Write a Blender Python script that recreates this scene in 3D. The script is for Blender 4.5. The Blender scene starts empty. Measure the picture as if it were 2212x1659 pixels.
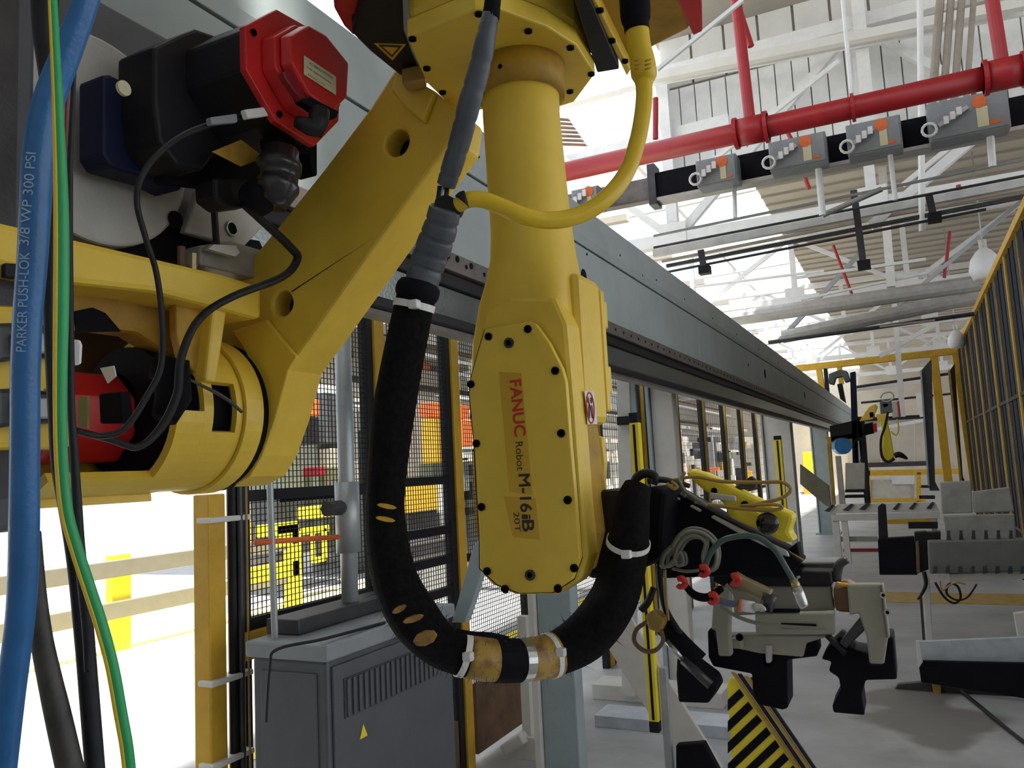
import bpy, bmesh, math, random
from mathutils import Vector as V, Matrix
random.seed(7)
SC=bpy.context.scene; COL=SC.collection
# ------------------------------------------------------------------ camera, world, sun, exposure
F,CX,CY=1740.0,1106.0,829.5
_v1=V((1962-CX,975-CY,F)).normalized(); _v2=V((-2510-CX,1203-CY,F)).normalized()
YC=_v1; XC=-(_v2-_v2.dot(_v1)*_v1); XC.normalize(); ZC=XC.cross(YC)
CAM=V((0,0,1.6))
cd=bpy.data.cameras.new('camera'); cam=bpy.data.objects.new('camera',cd); COL.objects.link(cam)
cd.sensor_width=36; cd.lens=F/2212*36; cd.clip_start=0.05; cd.clip_end=300
_m=Matrix((XC,YC,ZC))          # world = _m @ (right, down, forward)
R=Matrix((( _m[0][0],-_m[0][1],-_m[0][2]),(_m[1][0],-_m[1][1],-_m[1][2]),(_m[2][0],-_m[2][1],-_m[2][2])))
cam.matrix_world=Matrix.Translation(CAM)@R.to_4x4(); SC.camera=cam
w=bpy.data.worlds.new('world'); SC.world=w; w.use_nodes=True
w.node_tree.nodes['Background'].inputs[0].default_value=(0.86,0.93,1.0,1); w.node_tree.nodes['Background'].inputs[1].default_value=1.35
sd=bpy.data.lights.new('sun','SUN'); sd.energy=13; sd.angle=0.05; sd.color=(1,.97,.9); so=bpy.data.objects.new('sun',sd); COL.objects.link(so)
so.rotation_euler=(math.radians(4),math.radians(12),0)
SC.view_settings.view_transform='Standard'; SC.view_settings.look='None'; SC.view_settings.exposure=0.5; SC.view_settings.gamma=1; SC.view_settings.use_curve_mapping=False

def at(px,py,X=None,Y=None,Z=None,D=None):
    """the point of the place seen at a pixel, on a plane of the building"""
    d=_m@V(((px-CX)/F,(py-CY)/F,1))
    if X is not None:t=(X-CAM.x)/d.x
    elif Y is not None:t=(Y-CAM.y)/d.y
    elif Z is not None:t=(Z-CAM.z)/d.z
    else:t=D
    return CAM+d*t
# ------------------------------------------------------------------ materials
MATS={}
def mat(n,c,rough=.6,metal=0,var=.12,scale=8,bump=.05,c2=None,amt=.5,emit=0,spec=.5):
    if n in MATS:return MATS[n]
    m=bpy.data.materials.new(n); m.use_nodes=True; nt=m.node_tree; b=nt.nodes['Principled BSDF']
    b.inputs['Roughness'].default_value=rough; b.inputs['Metallic'].default_value=metal; b.inputs['Specular IOR Level'].default_value=spec
    tc=nt.nodes.new('ShaderNodeTexCoord'); nz=nt.nodes.new('ShaderNodeTexNoise'); nz.inputs['Scale'].default_value=scale; nz.inputs['Detail'].default_value=6; nz.inputs['Roughness'].default_value=.65
    nt.links.new(tc.outputs['Object'],nz.inputs['Vector'])
    cr=nt.nodes.new('ShaderNodeValToRGB'); e=cr.color_ramp.elements
    d=c2 if c2 else tuple(x*(1-var*2) for x in c)
    e[0].position=.5-amt*.35; e[0].color=(*d,1); e[1].position=.5+amt*.2; e[1].color=(*c,1)
    nt.links.new(nz.outputs['Fac'],cr.inputs['Fac']); nt.links.new(cr.outputs['Color'],b.inputs['Base Color'])
    if bump:
        bp=nt.nodes.new('ShaderNodeBump'); bp.inputs['Strength'].default_value=bump; bp.inputs['Distance'].default_value=.01
        n2=nt.nodes.new('ShaderNodeTexNoise'); n2.inputs['Scale'].default_value=scale*14; nt.links.new(tc.outputs['Object'],n2.inputs['Vector'])
        nt.links.new(n2.outputs['Fac'],bp.inputs['Height']); nt.links.new(bp.outputs['Normal'],b.inputs['Normal'])
    MATS[n]=m; return m
YEL=mat('robot_yellow',(.86,.60,.065),.42,var=.07,scale=5,c2=(.74,.50,.055))
YEL2=mat('fence_yellow',(.72,.42,.03),.5,var=.1)
YELB=mat('bright_yellow',(.85,.68,.03),.45,var=.05)
CABY=mat('cable_yellow',(.80,.54,.02),.4,var=.05)
OCH=mat('ochre_yellow',(.50,.29,.02),.6,var=.15,c2=(.30,.16,.02))  # darker ochre beside the robot yellow, randomly mottled
BLK=mat('black_paint',(.014,.014,.018),.5,var=.2,spec=.25)
BLKM=mat('matte_black',(.008,.008,.012),.8,var=.2,spec=.12)
BLU=mat('navy_black',(.009,.011,.045),.55,var=.2,spec=.2)
RUB=mat('black_rubber',(.016,.016,.020),.5,var=.3,scale=30,spec=.3)
DK=mat('dark_steel',(.06,.06,.065),.4,metal=.4,var=.2)
RED=mat('motor_red',(.60,.02,.02),.4,var=.06,scale=20)
PRED=mat('sprinkler_red',(.38,.012,.018),.4,var=.08)
DRED=mat('dark_red',(.25,.01,.02),.5)
BEAM=mat('beam_grey_blue',(.33,.375,.38),.5,var=.08,scale=3)
RAILG=mat('rail_brown_grey',(.16,.14,.13),.45,metal=.3,var=.2)
STEEL=mat('bright_steel',(.5,.51,.5),.28,metal=.85,var=.1,scale=12)
SILV=mat('cast_silver',(.52,.52,.5),.5,metal=.25,var=.1)
COLG=mat('column_grey',(.30,.36,.38),.55,var=.06)
COLW=mat('column_white',(.58,.56,.53),.6,var=.06)
WHT=mat('ceiling_white',(.72,.71,.68),.7,var=.06,scale=2)
WHT2=mat('truss_white',(.80,.80,.80),.6,var=.05)
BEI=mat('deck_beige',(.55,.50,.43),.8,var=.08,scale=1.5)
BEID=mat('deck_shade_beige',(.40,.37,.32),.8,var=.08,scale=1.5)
DUCT=mat('duct_grey',(.50,.49,.48),.45,metal=.3,var=.1)
COND=mat('conduit_grey',(.42,.44,.46),.4,metal=.4,var=.1)
CONDB=mat('conduit_brown',(.36,.31,.26),.6)
CAB=mat('cabinet_grey',(.085,.09,.105),.5,var=.08)
CABL=mat('cabinet_light',(.25,.27,.29),.5,var=.08)
CABD=mat('cabinet_vent',(.05,.05,.055),.6)
FPAN=mat('smoked_panel',(.030,.033,.042),.85,var=.1,spec=.15)
FPN2=mat('grey_panel',(.07,.075,.085),.85,var=.1,spec=.2)
ORG=mat('machine_orange',(.80,.16,.03),.5)
RUST=mat('rust_brown',(.16,.09,.05),.8,var=.2)
MGRN=mat('machine_green_grey',(.13,.15,.13),.6,var=.15)
MGRY=mat('machine_grey',(.34,.34,.32),.6,var=.12,c2=(.25,.24,.22))
MWHT=mat('machine_white',(.62,.60,.55),.6,var=.08)
LGRY=mat('trough_pale',(.50,.54,.60),.4,metal=.2,var=.12)
TIE=mat('white_nylon',(.75,.75,.73),.35,var=.03)
TAPE=mat('kraft_tape',(.42,.26,.05),.45,c2=(.18,.09,.03),scale=40,amt=.4)
CORR=mat('spiral_wrap',(.085,.095,.115),.4,var=.15,scale=20)
SLV=mat('braided_sleeve',(.017,.014,.018),.8,var=.4,scale=120,bump=1.0,spec=.15)
HBLU=mat('hose_blue',(.02,.14,.38),.33,var=.12,scale=20)
HGRN=mat('cable_green',(.02,.38,.12),.4,var=.1)
PAPER=mat('label_cream',(.66,.64,.42),.6,var=.03)
STK=mat('aged_sticker',(.68,.41,.03),.5,var=.05)
REDT=mat('letter_red',(.60,.03,.02),.5,var=.02); BLKT=mat('letter_black',(.03,.025,.02),.6,var=.02)
GRN=mat('cable_olive',(.24,.25,.20),.45,var=.15); CBY=mat('cable_tan',(.42,.27,.06),.5,var=.15)
TEAL=mat('hose_teal',(.06,.11,.11),.2,var=.1)
BRASS=mat('brass',(.45,.36,.18),.35,metal=.8); LWH=mat('lamp_white',(.85,.87,.88),.3,var=.02)
SKYB=mat('pale_blue',(.05,.25,.62),.4)
FLR=mat('floor_concrete',(.38,.38,.39),.5,var=.1,scale=1.2,c2=(.25,.25,.25),bump=.03)
# oil stains and wear on the floor
def floor_mat():
    m=FLR; nt=m.node_tree; b=nt.nodes['Principled BSDF']; lk=b.inputs['Base Color'].links[0].from_socket
    tc=nt.nodes.new('ShaderNodeTexCoord'); mp=nt.nodes.new('ShaderNodeMapping'); p=at(1985,1540,Z=0)-V((-5,31,0))
    mp.inputs['Location'].default_value=(-p.x*1.0,-p.y*.55,0); mp.inputs['Scale'].default_value=(1.0,.55,1)
    nt.links.new(tc.outputs['Object'],mp.inputs['Vector'])
    nz=nt.nodes.new('ShaderNodeTexNoise'); nz.inputs['Scale'].default_value=2.2; nt.links.new(tc.outputs['Object'],nz.inputs['Vector'])
    ln=nt.nodes.new('ShaderNodeVectorMath'); ln.operation='LENGTH'; nt.links.new(mp.outputs['Vector'],ln.inputs[0])
    ad=nt.nodes.new('ShaderNodeMath'); ad.operation='ADD'; nt.links.new(ln.outputs['Value'],ad.inputs[0]); nt.links.new(nz.outputs['Fac'],ad.inputs[1])
    cr=nt.nodes.new('ShaderNodeValToRGB'); e=cr.color_ramp.elements; e[0].position=.78; e[0].color=(.75,.75,.75,1); e[1].position=.92; e[1].color=(0,0,0,1)
    nt.links.new(ad.outputs[0],cr.inputs['Fac'])
    mx=nt.nodes.new('ShaderNodeMix'); mx.data_type='RGBA'; nt.links.new(cr.outputs['Color'],mx.inputs['Factor']); nt.links.new(lk,mx.inputs[6]); mx.inputs[7].default_value=(.12,.10,.085,1)
    nt.links.new(mx.outputs[2],b.inputs['Base Color'])
floor_mat()
# ------------------------------------------------------------------ object helpers
LOC={}
def tag(o,label=None,cat=None,group=None,kind=None):
    if label:o['label']=label
    if cat:o['category']=cat
    if group:o['group']=group
    if kind:o['kind']=kind
    return o
def thing(name,label,cat,loc,group=None):
    o=bpy.data.objects.new(name,None); COL.objects.link(o); o.empty_display_size=.05; o.location=loc; LOC[o.name]=V(loc)
    return tag(o,label,cat,group)
def link(name,bm,m,parent=None,smooth=False,bev=0,label=None,loc=None):
    bmesh.ops.recalc_face_normals(bm,faces=bm.faces[:]) if not getattr(bm,'_keep',0) else None
    if parent is not None: off=LOC[parent.name]
    else:
        if loc is not None: off=V(loc)
        else:
            xs=[v.co for v in bm.verts]; mn=V([min(c[i] for c in xs) for i in range(3)]); mx=V([max(c[i] for c in xs) for i in range(3)])
            off=V(((mn.x+mx.x)/2,(mn.y+mx.y)/2,mn.z))
    bmesh.ops.translate(bm,verts=bm.verts[:],vec=-off)
    me=bpy.data.meshes.new(name); bm.to_mesh(me); bm.free(); me.materials.append(m)
    if smooth:
        for p in me.polygons:p.use_smooth=True
    o=bpy.data.objects.new(name,me); COL.objects.link(o); LOC[o.name]=off.copy()
    if parent is not None: o.parent=parent
    else: o.location=off
    if bev:
        md=o.modifiers.new('bevel','BEVEL'); md.width=bev; md.segments=2; md.limit_method='ANGLE'; md.angle_limit=.6
    if label:o['label']=label
    return o
def B(): return bmesh.new()
def abox(bm,a,b):
    a=V(a);b=V(b); c=[bm.verts.new((x,y,z)) for x in(a.x,b.x) for y in(a.y,b.y) for z in(a.z,b.z)]
    for f in((0,1,3,2),(4,6,7,5),(0,4,5,1),(2,3,7,6),(0,2,6,4),(1,5,7,3)): bm.faces.new([c[i] for i in f])
    return bm
def abar(bm,p,q,w,h=None,up=V((0,0,1)),seg=4):
    """a bar from p to q: square section (seg 4) or round"""
    p=V(p);q=V(q);h=h or w; d=(q-p).normalized()
    if abs(d.dot(up))>.95: up=V((0,1,0))
    s=d.cross(up).normalized(); u=s.cross(d)
    if seg==4: pr=[(-w/2,-h/2),(w/2,-h/2),(w/2,h/2),(-w/2,h/2)]
    else: pr=[(w/2*math.cos(2*math.pi*k/seg),h/2*math.sin(2*math.pi*k/seg)) for k in range(seg)]
    r=[[bm.verts.new(c+s*x+u*y) for x,y in pr] for c in(p,q)]; n=len(pr)
    for k in range(n): bm.faces.new((r[0][k],r[0][(k+1)%n],r[1][(k+1)%n],r[1][k]))
    bm.faces.new(r[0][::-1]); bm.faces.new(r[1]); return bm
def aprism(bm,pts,vec,scale2=1):
    n=len(pts); a=[bm.verts.new(p) for p in pts]; c=sum((V(p) for p in pts),V())/n
    b=[bm.verts.new(c+(V(p)-c)*scale2+V(vec)) for p in pts]
    bm.faces.new(a); bm.faces.new(b[::-1])
    for k in range(n): bm.faces.new((a[k],b[k],b[(k+1)%n],a[(k+1)%n]))
    return bm
def pp(l,**k): return [at(x,y,**k) for x,y in l]
def smooth_path(pts,n=6):
    """Catmull-Rom through (Vector,radius)"""
    out=[]; P=[pts[0]]+pts+[pts[-1]]
    for i in range(1,len(P)-2):
        for j in range(n):
            t=j/n; r=[]
            for k in range(4):
                pass
            def cr(a,b,c,d): return .5*((2*b)+(c-a)*t+(2*a-5*b+4*c-d)*t*t+(3*b-a-3*c+d)*t**3)
            out.append((cr(P[i-1][0],P[i][0],P[i+1][0],P[i+2][0]),cr(P[i-1][1],P[i][1],P[i+1][1],P[i+2][1])))
    out.append(pts[-1]); return out
def atube(bm,path,seg=12,cap=True,ring=None):
    pts=[V(p) for p,_ in path]; n=len(pts); prev=None; rings=[]
    for i in range(n):
        d=(pts[min(i+1,n-1)]-pts[max(i-1,0)]).normalized()
        if prev is None:
            a=V((0,0,1)) if abs(d.z)<.9 else V((1,0,0)); s=d.cross(a).normalized()
        else: s=(prev-d*prev.dot(d)).normalized()
        prev=s; u=d.cross(s); r=path[i][1]
        if ring: r*=ring(i)
        rings.append([bm.verts.new(pts[i]+(s*math.cos(2*math.pi*k/seg)+u*math.sin(2*math.pi*k/seg))*r) for k in range(seg)])
    for i in range(n-1):
        for k in range(seg): bm.faces.new((rings[i][k],rings[i][(k+1)%seg],rings[i+1][(k+1)%seg],rings[i+1][k]))
    if cap: bm.faces.new(rings[0][::-1]); bm.faces.new(rings[-1])
    return bm
def hose(name,pix,m,parent=None,n=6,seg=12,ring=None,label=None,**k):
    """pix: (px,py,width px[,depth or plane value])"""
    path=[]
    for q in pix:
        kk=dict(k)
        if len(q)>3:
            key=list(k)[0] if k else 'D'; kk={key:q[3]}
        p=at(q[0],q[1],**kk); dep=(_m.transposed()@(p-CAM)).z
        path.append((p,q[2]/2*dep/F))
    return link(name,atube(B(),smooth_path(path,n),seg,ring=ring),m,parent,smooth=True,label=label),smooth_path(path,n)
def disc(bm,c,axis,r,t,seg=24,r2=None):
    axis=V(axis).normalized(); atube(bm,[(V(c),r),(V(c)+axis*t,r2 or r)],seg); return bm
def bolt(parent,c,axis,r,m=BLKM,t=.004,name='bolt'):
    bm=B(); disc(bm,V(c),axis,r,t,12); disc(bm,V(c)+V(axis)*t,axis,r*.55,-.001,6); return link(name,bm,m,parent)
def tbox(name,a,b,m,label,cat,group=None,bev=.003):
    o=link(name,abox(B(),a,b),m,bev=bev); return tag(o,label,cat,group)
def struct(name,bm,m): return tag(link(name,bm,m),kind='structure')
# ------------------------------------------------------------------ SETTING: floor, roof, monitor wall, trusses
bm=B(); abox(bm,(-40,-8,-.1),(30,70,0)); struct('floor',bm,FLR)
def floor_strip(n,x0,x1,y0,y1,m): struct(n,abox(B(),(x0,y0,.0005),(x1,y1,.004)),m)
floor_strip('trim_1',-7.9,-6.35,.5,26,mat('pale_floor_yellow',(.9,.82,.35),.6)); floor_strip('trim_2',-3.75,-3.6,.5,26,YELB)
floor_strip('trim_3',-1.0,1.05,4.35,4.5,RUST); floor_strip('trim_4',-1.3,1.05,9.7,10.4,CBY)
# low roof deck beyond the monitor, an added light blocker over the camera; high deck of the monitor
struct('ceiling',abox(B(),(-1.62,10.05,5.5),(14,60,5.6)),BEI)
struct('ceiling_unseen_dimmer',abox(B(),(-15,-8,5.0),(14,1.2,5.1)),WHT)  # unseen deck added overhead, widened to dim the near robot
struct('wall_unseen_dimmer',abox(B(),(-15,-6.1,0),(14,-6.0,5.0)),WHT)  # unseen wall added to cut front light, pale for some bounce
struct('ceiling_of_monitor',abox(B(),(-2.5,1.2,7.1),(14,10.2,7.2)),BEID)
struct('ceiling_sun_blocker',abox(B(),(-14,10.5,5.62),(-5.6,60,5.7)),BEID)  # hidden deck added to keep the sun off the shop
rib=B()
for i in range(40): abox(rib,(-1.62,10.4+i*.45,5.47),(14,10.44+i*.45,5.5))
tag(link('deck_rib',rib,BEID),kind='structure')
wl=thing('wall_of_monitor',None,None,(0,10,5.4)); wl['kind']='structure'
x=-2.42
while x<4.2:
    link('panel',abox(B(),(x,10.0,5.15),(x+.185,10.04,6.42)),WHT2,wl,bev=.006); x+=.198
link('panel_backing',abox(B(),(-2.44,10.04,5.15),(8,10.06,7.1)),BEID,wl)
for i in range(24): link('panel',abox(B(),(-2.44+i*.42,9.99,6.45),(-2.05+i*.42,10.03,7.1)),WHT,wl,bev=.006)
def truss(label,Y,z0,z1,x0,x1,n,m=WHT2,s=.12,slope=0):
    t=thing('roof_truss',label,'truss',((x0+x1)/2,Y,z0)); dx=(x1-x0)/n
    link('bottom_chord',abar(B(),(x0,Y,z0),(x1,Y,z0),s,s),m,t,bev=.01); link('top_chord',abar(B(),(x0,Y,z1),(x1,Y,z1),s,s),m,t,bev=.01)
    for i in range(n+1): link('web_post',abar(B(),(x0+i*dx,Y,z0),(x0+i*dx,Y,z1),s*.7),m,t)
    for i in range(n): 
        a,b=((z0,z1) if i%2 else (z1,z0)); link('web_diagonal',abar(B(),(x0+i*dx,Y+.03,a),(x0+(i+1)*dx,Y+.03,b),s*.55),m,t)
    for i in range(n+1):
        link('gusset_plate',abox(B(),(x0+i*dx-.16,Y-s*.55,z0-.1),(x0+i*dx+.16,Y-s*.5,z0+.2)),m,t)
    return t
truss('white roof truss nearest, above the bank of grey switch boxes',9.7,4.35,6.5,-4.6,8.9,6,s=.16)
truss('white roof truss in second row beyond the vertical siding',14.5,4.3,5.4,-5,9,8)
truss('white roof truss in third row, behind the pale ducts',19,4.3,5.4,-6,9,9)
truss('white roof truss in fourth row over the far robot',24,4.3,5.4,-7,9,10)
truss('white roof truss farthest away above the end wall',30,4.3,5.4,-8,9,11)
# glazed strip left of the decks: rafters and glazing bars
gl=thing('skylight_frame','white steel skylight framing with open bright bays above the gantry beam','skylight',(-5,12,5.5))
for i in range(9):
    y=9.8+i*2.6; link('rafter',abar(B(),(-9.5,y,5.55),(-1.6,y,5.75),.09,.16),WHT2,gl)
for x in (-1.7,-3.0,-4.4,-6.0,-7.6,-9.3): link('glazing_bar',abar(B(),(x,9.8,5.75),(x,33,5.75),.06,.08),WHT2,gl)
lv=thing('rusty_louvre','rust-stained corrugated louvre hanging in the bright roof opening','louvre',(-3.4,11,4.9))
for i in range(7): link('slat',aprism(B(),pp([(1205,254+i*9),(1228+i*6,256+i*9),(1231+i*6,260+i*9),(1205,258+i*9)],Y=11),(0,.05,.0)),RUST,lv)
for i in range(5): link('slat',aprism(B(),pp([(1222,336+i*6),(1270+i*5,328+i*4),(1270+i*5,331+i*4),(1222,339+i*6)],Y=11),(0,.05,.0)),RUST,lv)
# white box steel of the monitor: upright, gusset, hip braces
def pbar(name,label,cat,p,q,w,m,Y=None,X=None,seg=8,group=None,parent=None,w2=None):
    k={'Y':Y} if Y is not None else {'X':X}
    a=at(*p,**k);b=at(*q,**k); dep=(_m.transposed()@((a+b)/2-CAM)).z; ww=w*dep/F
    o=link(name,abar(B(),a,b,ww,w2 or ww,seg=seg),m,parent,smooth=False)
    if parent is None: tag(o,label,cat,group)
    return o
pbar('steel_upright','white steel upright between the two siding bays','column',(1852,0),(1885,345),26,WHT2,Y=9.5,seg=4)
pbar('steel_upright','bright white upright seen below the red main left of centre','column',(1905,360),(1925,620),17,WHT2,Y=12,seg=4)
pbar('steel_upright','slim white upright at the left end of the siding','column',(1424,170),(1452,500),16,WHT2,Y=9.9,seg=4)
pbar('steel_upright','tall white upright hanging above the far yellow cross frame','column',(1925,560),(1950,900),11,WHT2,Y=18,seg=4)
pbar('steel_upright','short white upright beside the grey gate panel','column',(1984,850),(1994,900),12,WHT2,Y=20,seg=4)
for i,(p,q,wd,Y,lb) in enumerate([((1812,132),(1480,395),9,9.4,'thin white sway brace crossing the siding'),((2115,290),(1880,490),20,8.6,'broad white diagonal brace right of the switch boxes'),((2075,300),(1950,400),10,8.9,'slim pale diagonal brace below the largest switch box'),
    ((2212,430),(1940,660),8,13,'dark thin diagonal hanging over the high bay lamps'),((1855,550),(1680,740),9,14,'grey diagonal brace in front of the bright skylight'),((1560,395),(1470,500),12,10,'white diagonal brace under the leftmost switch box on the truss'),
    ((1420,150),(1605,0),8,5,'bright silver rod slanting up from the robot shoulder'),((2020,700),(1900,770),9,18,'white brace dropping to the yellow cross frame')]):
    pbar('sway_brace',lb,'brace',p,q,wd,WHT2 if 'dark' not in lb and 'grey' not in lb else COND,Y=Y,seg=4)
# ------------------------------------------------------------------ overhead services
rp=thing('sprinkler_main','red sprinkler main pipe running across under the roof','pipe',at(1718,260,Y=6.3))
a=at(1180,378,Y=6.3); b=V((1.6,6.3,4.149)); a=V((-2.9,6.3,4.15))
link('pipe',abar(B(),a,b,.165,.165,seg=20),PRED,rp,smooth=True)
def xat(px,py=260,Y=6.3): return at(px,py,Y=Y).x
for px,py in((1622,275),(2170,160)):
    x=xat(px,py)
    link('tee_fitting',abar(B(),(x-.13,6.3,4.15),(x+.13,6.3,4.15),.215,.215,seg=20),PRED,rp,smooth=True)
    for s in(-.13,.10): link('coupling_ring',abar(B(),(x+s,6.3,4.15),(x+s+.03,6.3,4.15),.245,.245,seg=20),PRED,rp)
for px,py in((1843,238),): 
    x=xat(px,py); link('hanger_clamp',abar(B(),(x-.012,6.3,4.15),(x+.012,6.3,4.15),.21,.21,seg=20),PRED,rp)
    link('hanger_rod',abar(B(),(x,6.3,4.24),(at(1824,0,Y=6.3).x,6.3,7.1),.03,seg=6),WHT2,rp)
def redbr(label,p,q,wd,Y=6.3,**k): return pbar('sprinkler_branch',label,'pipe',p,q,wd,PRED,Y=Y,seg=14)
redbr('red sprinkler branch rising from the main near its middle tee',(1620,262),(1590,0),24)
redbr('short red sprinkler offset joining the middle riser',(1622,100),(1596,20),14,6.6)
redbr('red sprinkler branch rising from the tee at far right',(2165,140),(2143,0),28)
redbr('thin red riser with rounded elbow beside the yellow cable',(1416,300),(1416,212),12,6.5)
redbr('red drop seen beyond the plug boxes, highest',(1702,288),(1712,305),9,9)
redbr('red drop between second and third plug boxes',(1738,382),(1748,408),9,9)
redbr('long thin red drop in front of far beige deck',(1800,530),(1842,640),6,13)
redbr('thin red drop near the first high bay lamp',(2052,500),(2040,600),7,13)
redbr('little red drop below the third plug box',(2070,400),(2074,420),10,9)
redbr('tiny red drop above the largest plug box',(2104,200),(2100,216),10,9)
# bus duct with plug-in switch boxes
bd=thing('bus_duct','black horizontal bus duct carrying grey switch boxes','bus duct',at(1800,330,Y=7))
z0,z1=4.0,4.24
xs=[xat(1238,445,7),xat(1412,420,7),xat(2260,245,7)]
link('duct_section',abox(B(),(-2.75,7,z0),(xs[1],7.12,z1-.03)),RAILG,bd,bev=.01)
link('duct_section',abox(B(),(xs[1]+.02,7,z0),(1.4,7.12,z1)),BLKM,bd,bev=.01)
link('joint_clamp',abox(B(),(xs[1]-.04,6.97,z0-.06),(xs[1]+.03,7.15,z1+.08)),DK,bd)
link('lower_flange',abox(B(),(xs[1],6.98,z0-.03),(1.4,7.14,z0)),DUCT,bd)
boxes=[(1268,432,62,50),(1550,372,80,58),(1724,332,104,62),(1888,298,92,64),(2090,254,124,74)]
lbs=['farthest left grey switch box, half hidden by the gantry beam','grey switch box second from the left on the bus duct','grey switch box with ring handle, middle of the five','grey switch box fourth along the bus duct','largest grey switch box at the right end of the bus duct']
for (px,py,wp,hp),lb in zip(boxes,lbs):
    c=at(px,py,Y=6.85); w_=wp*7.5/F; h_=hp*.95*7.5/F
    t=thing('switch_box',lb,'switch box',(c.x,6.85,c.z-h_/2),'switch boxes on the bus duct')
    link('enclosure',abox(B(),(c.x-w_/2,6.8,c.z-h_/2),(c.x+w_/2,7.0,c.z+h_/2)),CABL,t,bev=.008)
    link('cover',abox(B(),(c.x-w_/2+.012,6.785,c.z-h_/2+.012),(c.x+w_/2-.012,6.8,c.z+h_/2-.012)),CABL,t,bev=.004)
    lev=link('lever',abar(B(),(c.x-w_*.38,6.76,c.z-h_*.18),(c.x+w_*.0,6.76,c.z+h_*.15),.035,.03),COND,t)
    for k in range(3):
        q=V((c.x-w_*.28+k*.045,6.742,c.z-h_*.08+k*.025)); link('lever_grip',abox(B(),q-V((.017,.006,.03)),q+V((.017,.006,.03))),WHT2,lev)
    bm=B(); atube(bm,[(V((c.x-w_*.5+.05*math.cos(a*.524),6.76,c.z-h_*.22+.05*math.sin(a*.524))),.011) for a in range(13)],6,cap=False); link('padlock_ring',bm,WHT2,t,smooth=True)
    bm=B(); disc(bm,(c.x+w_*.15,6.783,c.z+h_*.26),(0,-1,0),.05,.003,14); link('warning_disc',bm,ORG,t)
    link('paper_label',abox(B(),(c.x+w_*.1,6.781,c.z-h_*.38),(c.x+w_*.24,6.784,c.z+h_*.12)),PAPER,t)
    link('red_label',abox(B(),(c.x+w_*.25,6.781,c.z-h_*.36),(c.x+w_*.38,6.784,c.z-h_*.28)),ORG,t)
for lb,p,q,wd,Y in [('silver conduit dropping from the largest switch box',(2138,278),(2144,360),15,6.95),('silver conduit dropping from the middle switch box',(1768,365),(1777,465),14,6.95),
    ('silver conduit dropping from the fourth switch box',(1923,335),(1934,432),10,6.95),('thin conduit curving below the second switch box',(1586,400),(1588,470),9,6.95),
    ('shiny elbow conduit running right from the middle drop',(1777,465),(1905,408),12,7.0),('long silver vertical conduit left of the brown pipes',(1987,-20),(1992,500),13,8.2)]:
    pbar('conduit',lb,'conduit',p,q,wd,STEEL if 'silver' not in lb else WHT2,Y=Y,seg=10)
for i,(x0,x1,wd) in enumerate([(2032,2012,17),(2055,2036,15),(2078,2060,15),(2104,2086,12)]):
    tag(pbar('brown_pipe',None,None,(x0,-10),(x1,235),wd,CONDB,Y=8.4,seg=10,parent=None),['brown vertical pipe, first from the left of four','brown vertical pipe, second of four in the bunch','brown vertical pipe, third of four in the bunch','narrowest brown vertical pipe, last of four'][i],'pipe','brown vertical pipes by the roof')
for lb,p,q,wd,m,Y in [
    ('white steel chord with bolt heads above the siding',(1412,168),(2212,8),20,WHT,9.2),
    ('second thin white chord just under the bolted one',(1412,182),(2212,30),8,WHT2,9.4),
    ('dark cable tray rail, topmost under the plug boxes',(1412,510),(2212,345),5,COND,7.6),
    ('slim grey conduit second below the plug boxes',(1412,535),(2212,380),6,DK,7.8),
    ('pale truss flange with rivets beneath the conduits',(1412,548),(2212,395),16,DUCT,8.4),
    ('dark conduit directly beneath the riveted flange',(1440,575),(2212,425),8,DK,8.2),
    ('thin black conduit lowest of the near bunch',(1440,588),(2130,452),6,DK,8.0),
    ('long black pipe under the riveted flange at right',(1430,565),(2212,408),6,CONDB,8.6),
    ('fat pale round duct in front of the bright skylight',(1560,692),(2115,612),34,DUCT,13),
    ('second round duct partly shaded beneath the first',(1690,728),(2115,640),30,DUCT,14),
    ('black pipe under the second round duct',(1660,740),(2105,678),9,DK,13.5),
    ('rusty crossbar with bolts near the second duct',(1900,706),(2020,692),5,CONDB,13.2),
    ('thin white pipe above the yellow cross frame',(1730,648),(2000,590),6,WHT2,12),
    ('long faint pale pipe through the bright skylight',(1500,620),(1780,585),6,WHT2,12.5),
    ('narrow white rail high above the skylight bay',(1720,600),(2000,560),6,WHT2,11.5),
    ('black pipe far off, behind the cross frame',(1850,836),(2060,806),6,DK,18.5),
    ('second black pipe far off, lower behind the cross frame',(1860,870),(2060,850),5,DK,20),
    ('white far chord behind the cross frame, upper',(1840,842),(2010,822),8,WHT2,19.5),
    ('white far chord behind the cross frame, lower',(1850,935),(2010,905),7,WHT2,21)]:
    pbar('overhead_pipe',lb,'pipe',p,q,wd,m,Y=Y,seg=12 if 'chord' not in lb and 'flange' not in lb and 'rail' not in lb else 4)
for lb,px,py,r,Y in [('white high bay lamp hanging near the fence top',2128,575,27,12),('smaller white high bay lamp farther along the fence',2066,735,15,16)]:
    c=at(px,py,Y=Y); rr=r*(Y*1.05)/F; t=thing('high_bay_lamp',lb,'lamp',c)
    bm=B(); atube(bm,[(c+V((0,0,rr*1.3)),rr*.15),(c+V((0,0,rr*1.0)),rr*.5),(c+V((0,0,rr*.5)),rr*.85),(c+V((0,0,-rr*.3)),rr),(c+V((0,0,-rr*.9)),rr*.75)],20); link('reflector',bm,LWH,t,smooth=True)
    link('hanger',abar(B(),c+V((0,0,rr)),V((c.x,c.y,5.5)),.02,seg=6),COND,t); link('ballast_housing',abar(B(),c+V((0,0,rr*1.2)),c+V((0,0,rr*1.8)),rr*.5,seg=10),DUCT,t)
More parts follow.
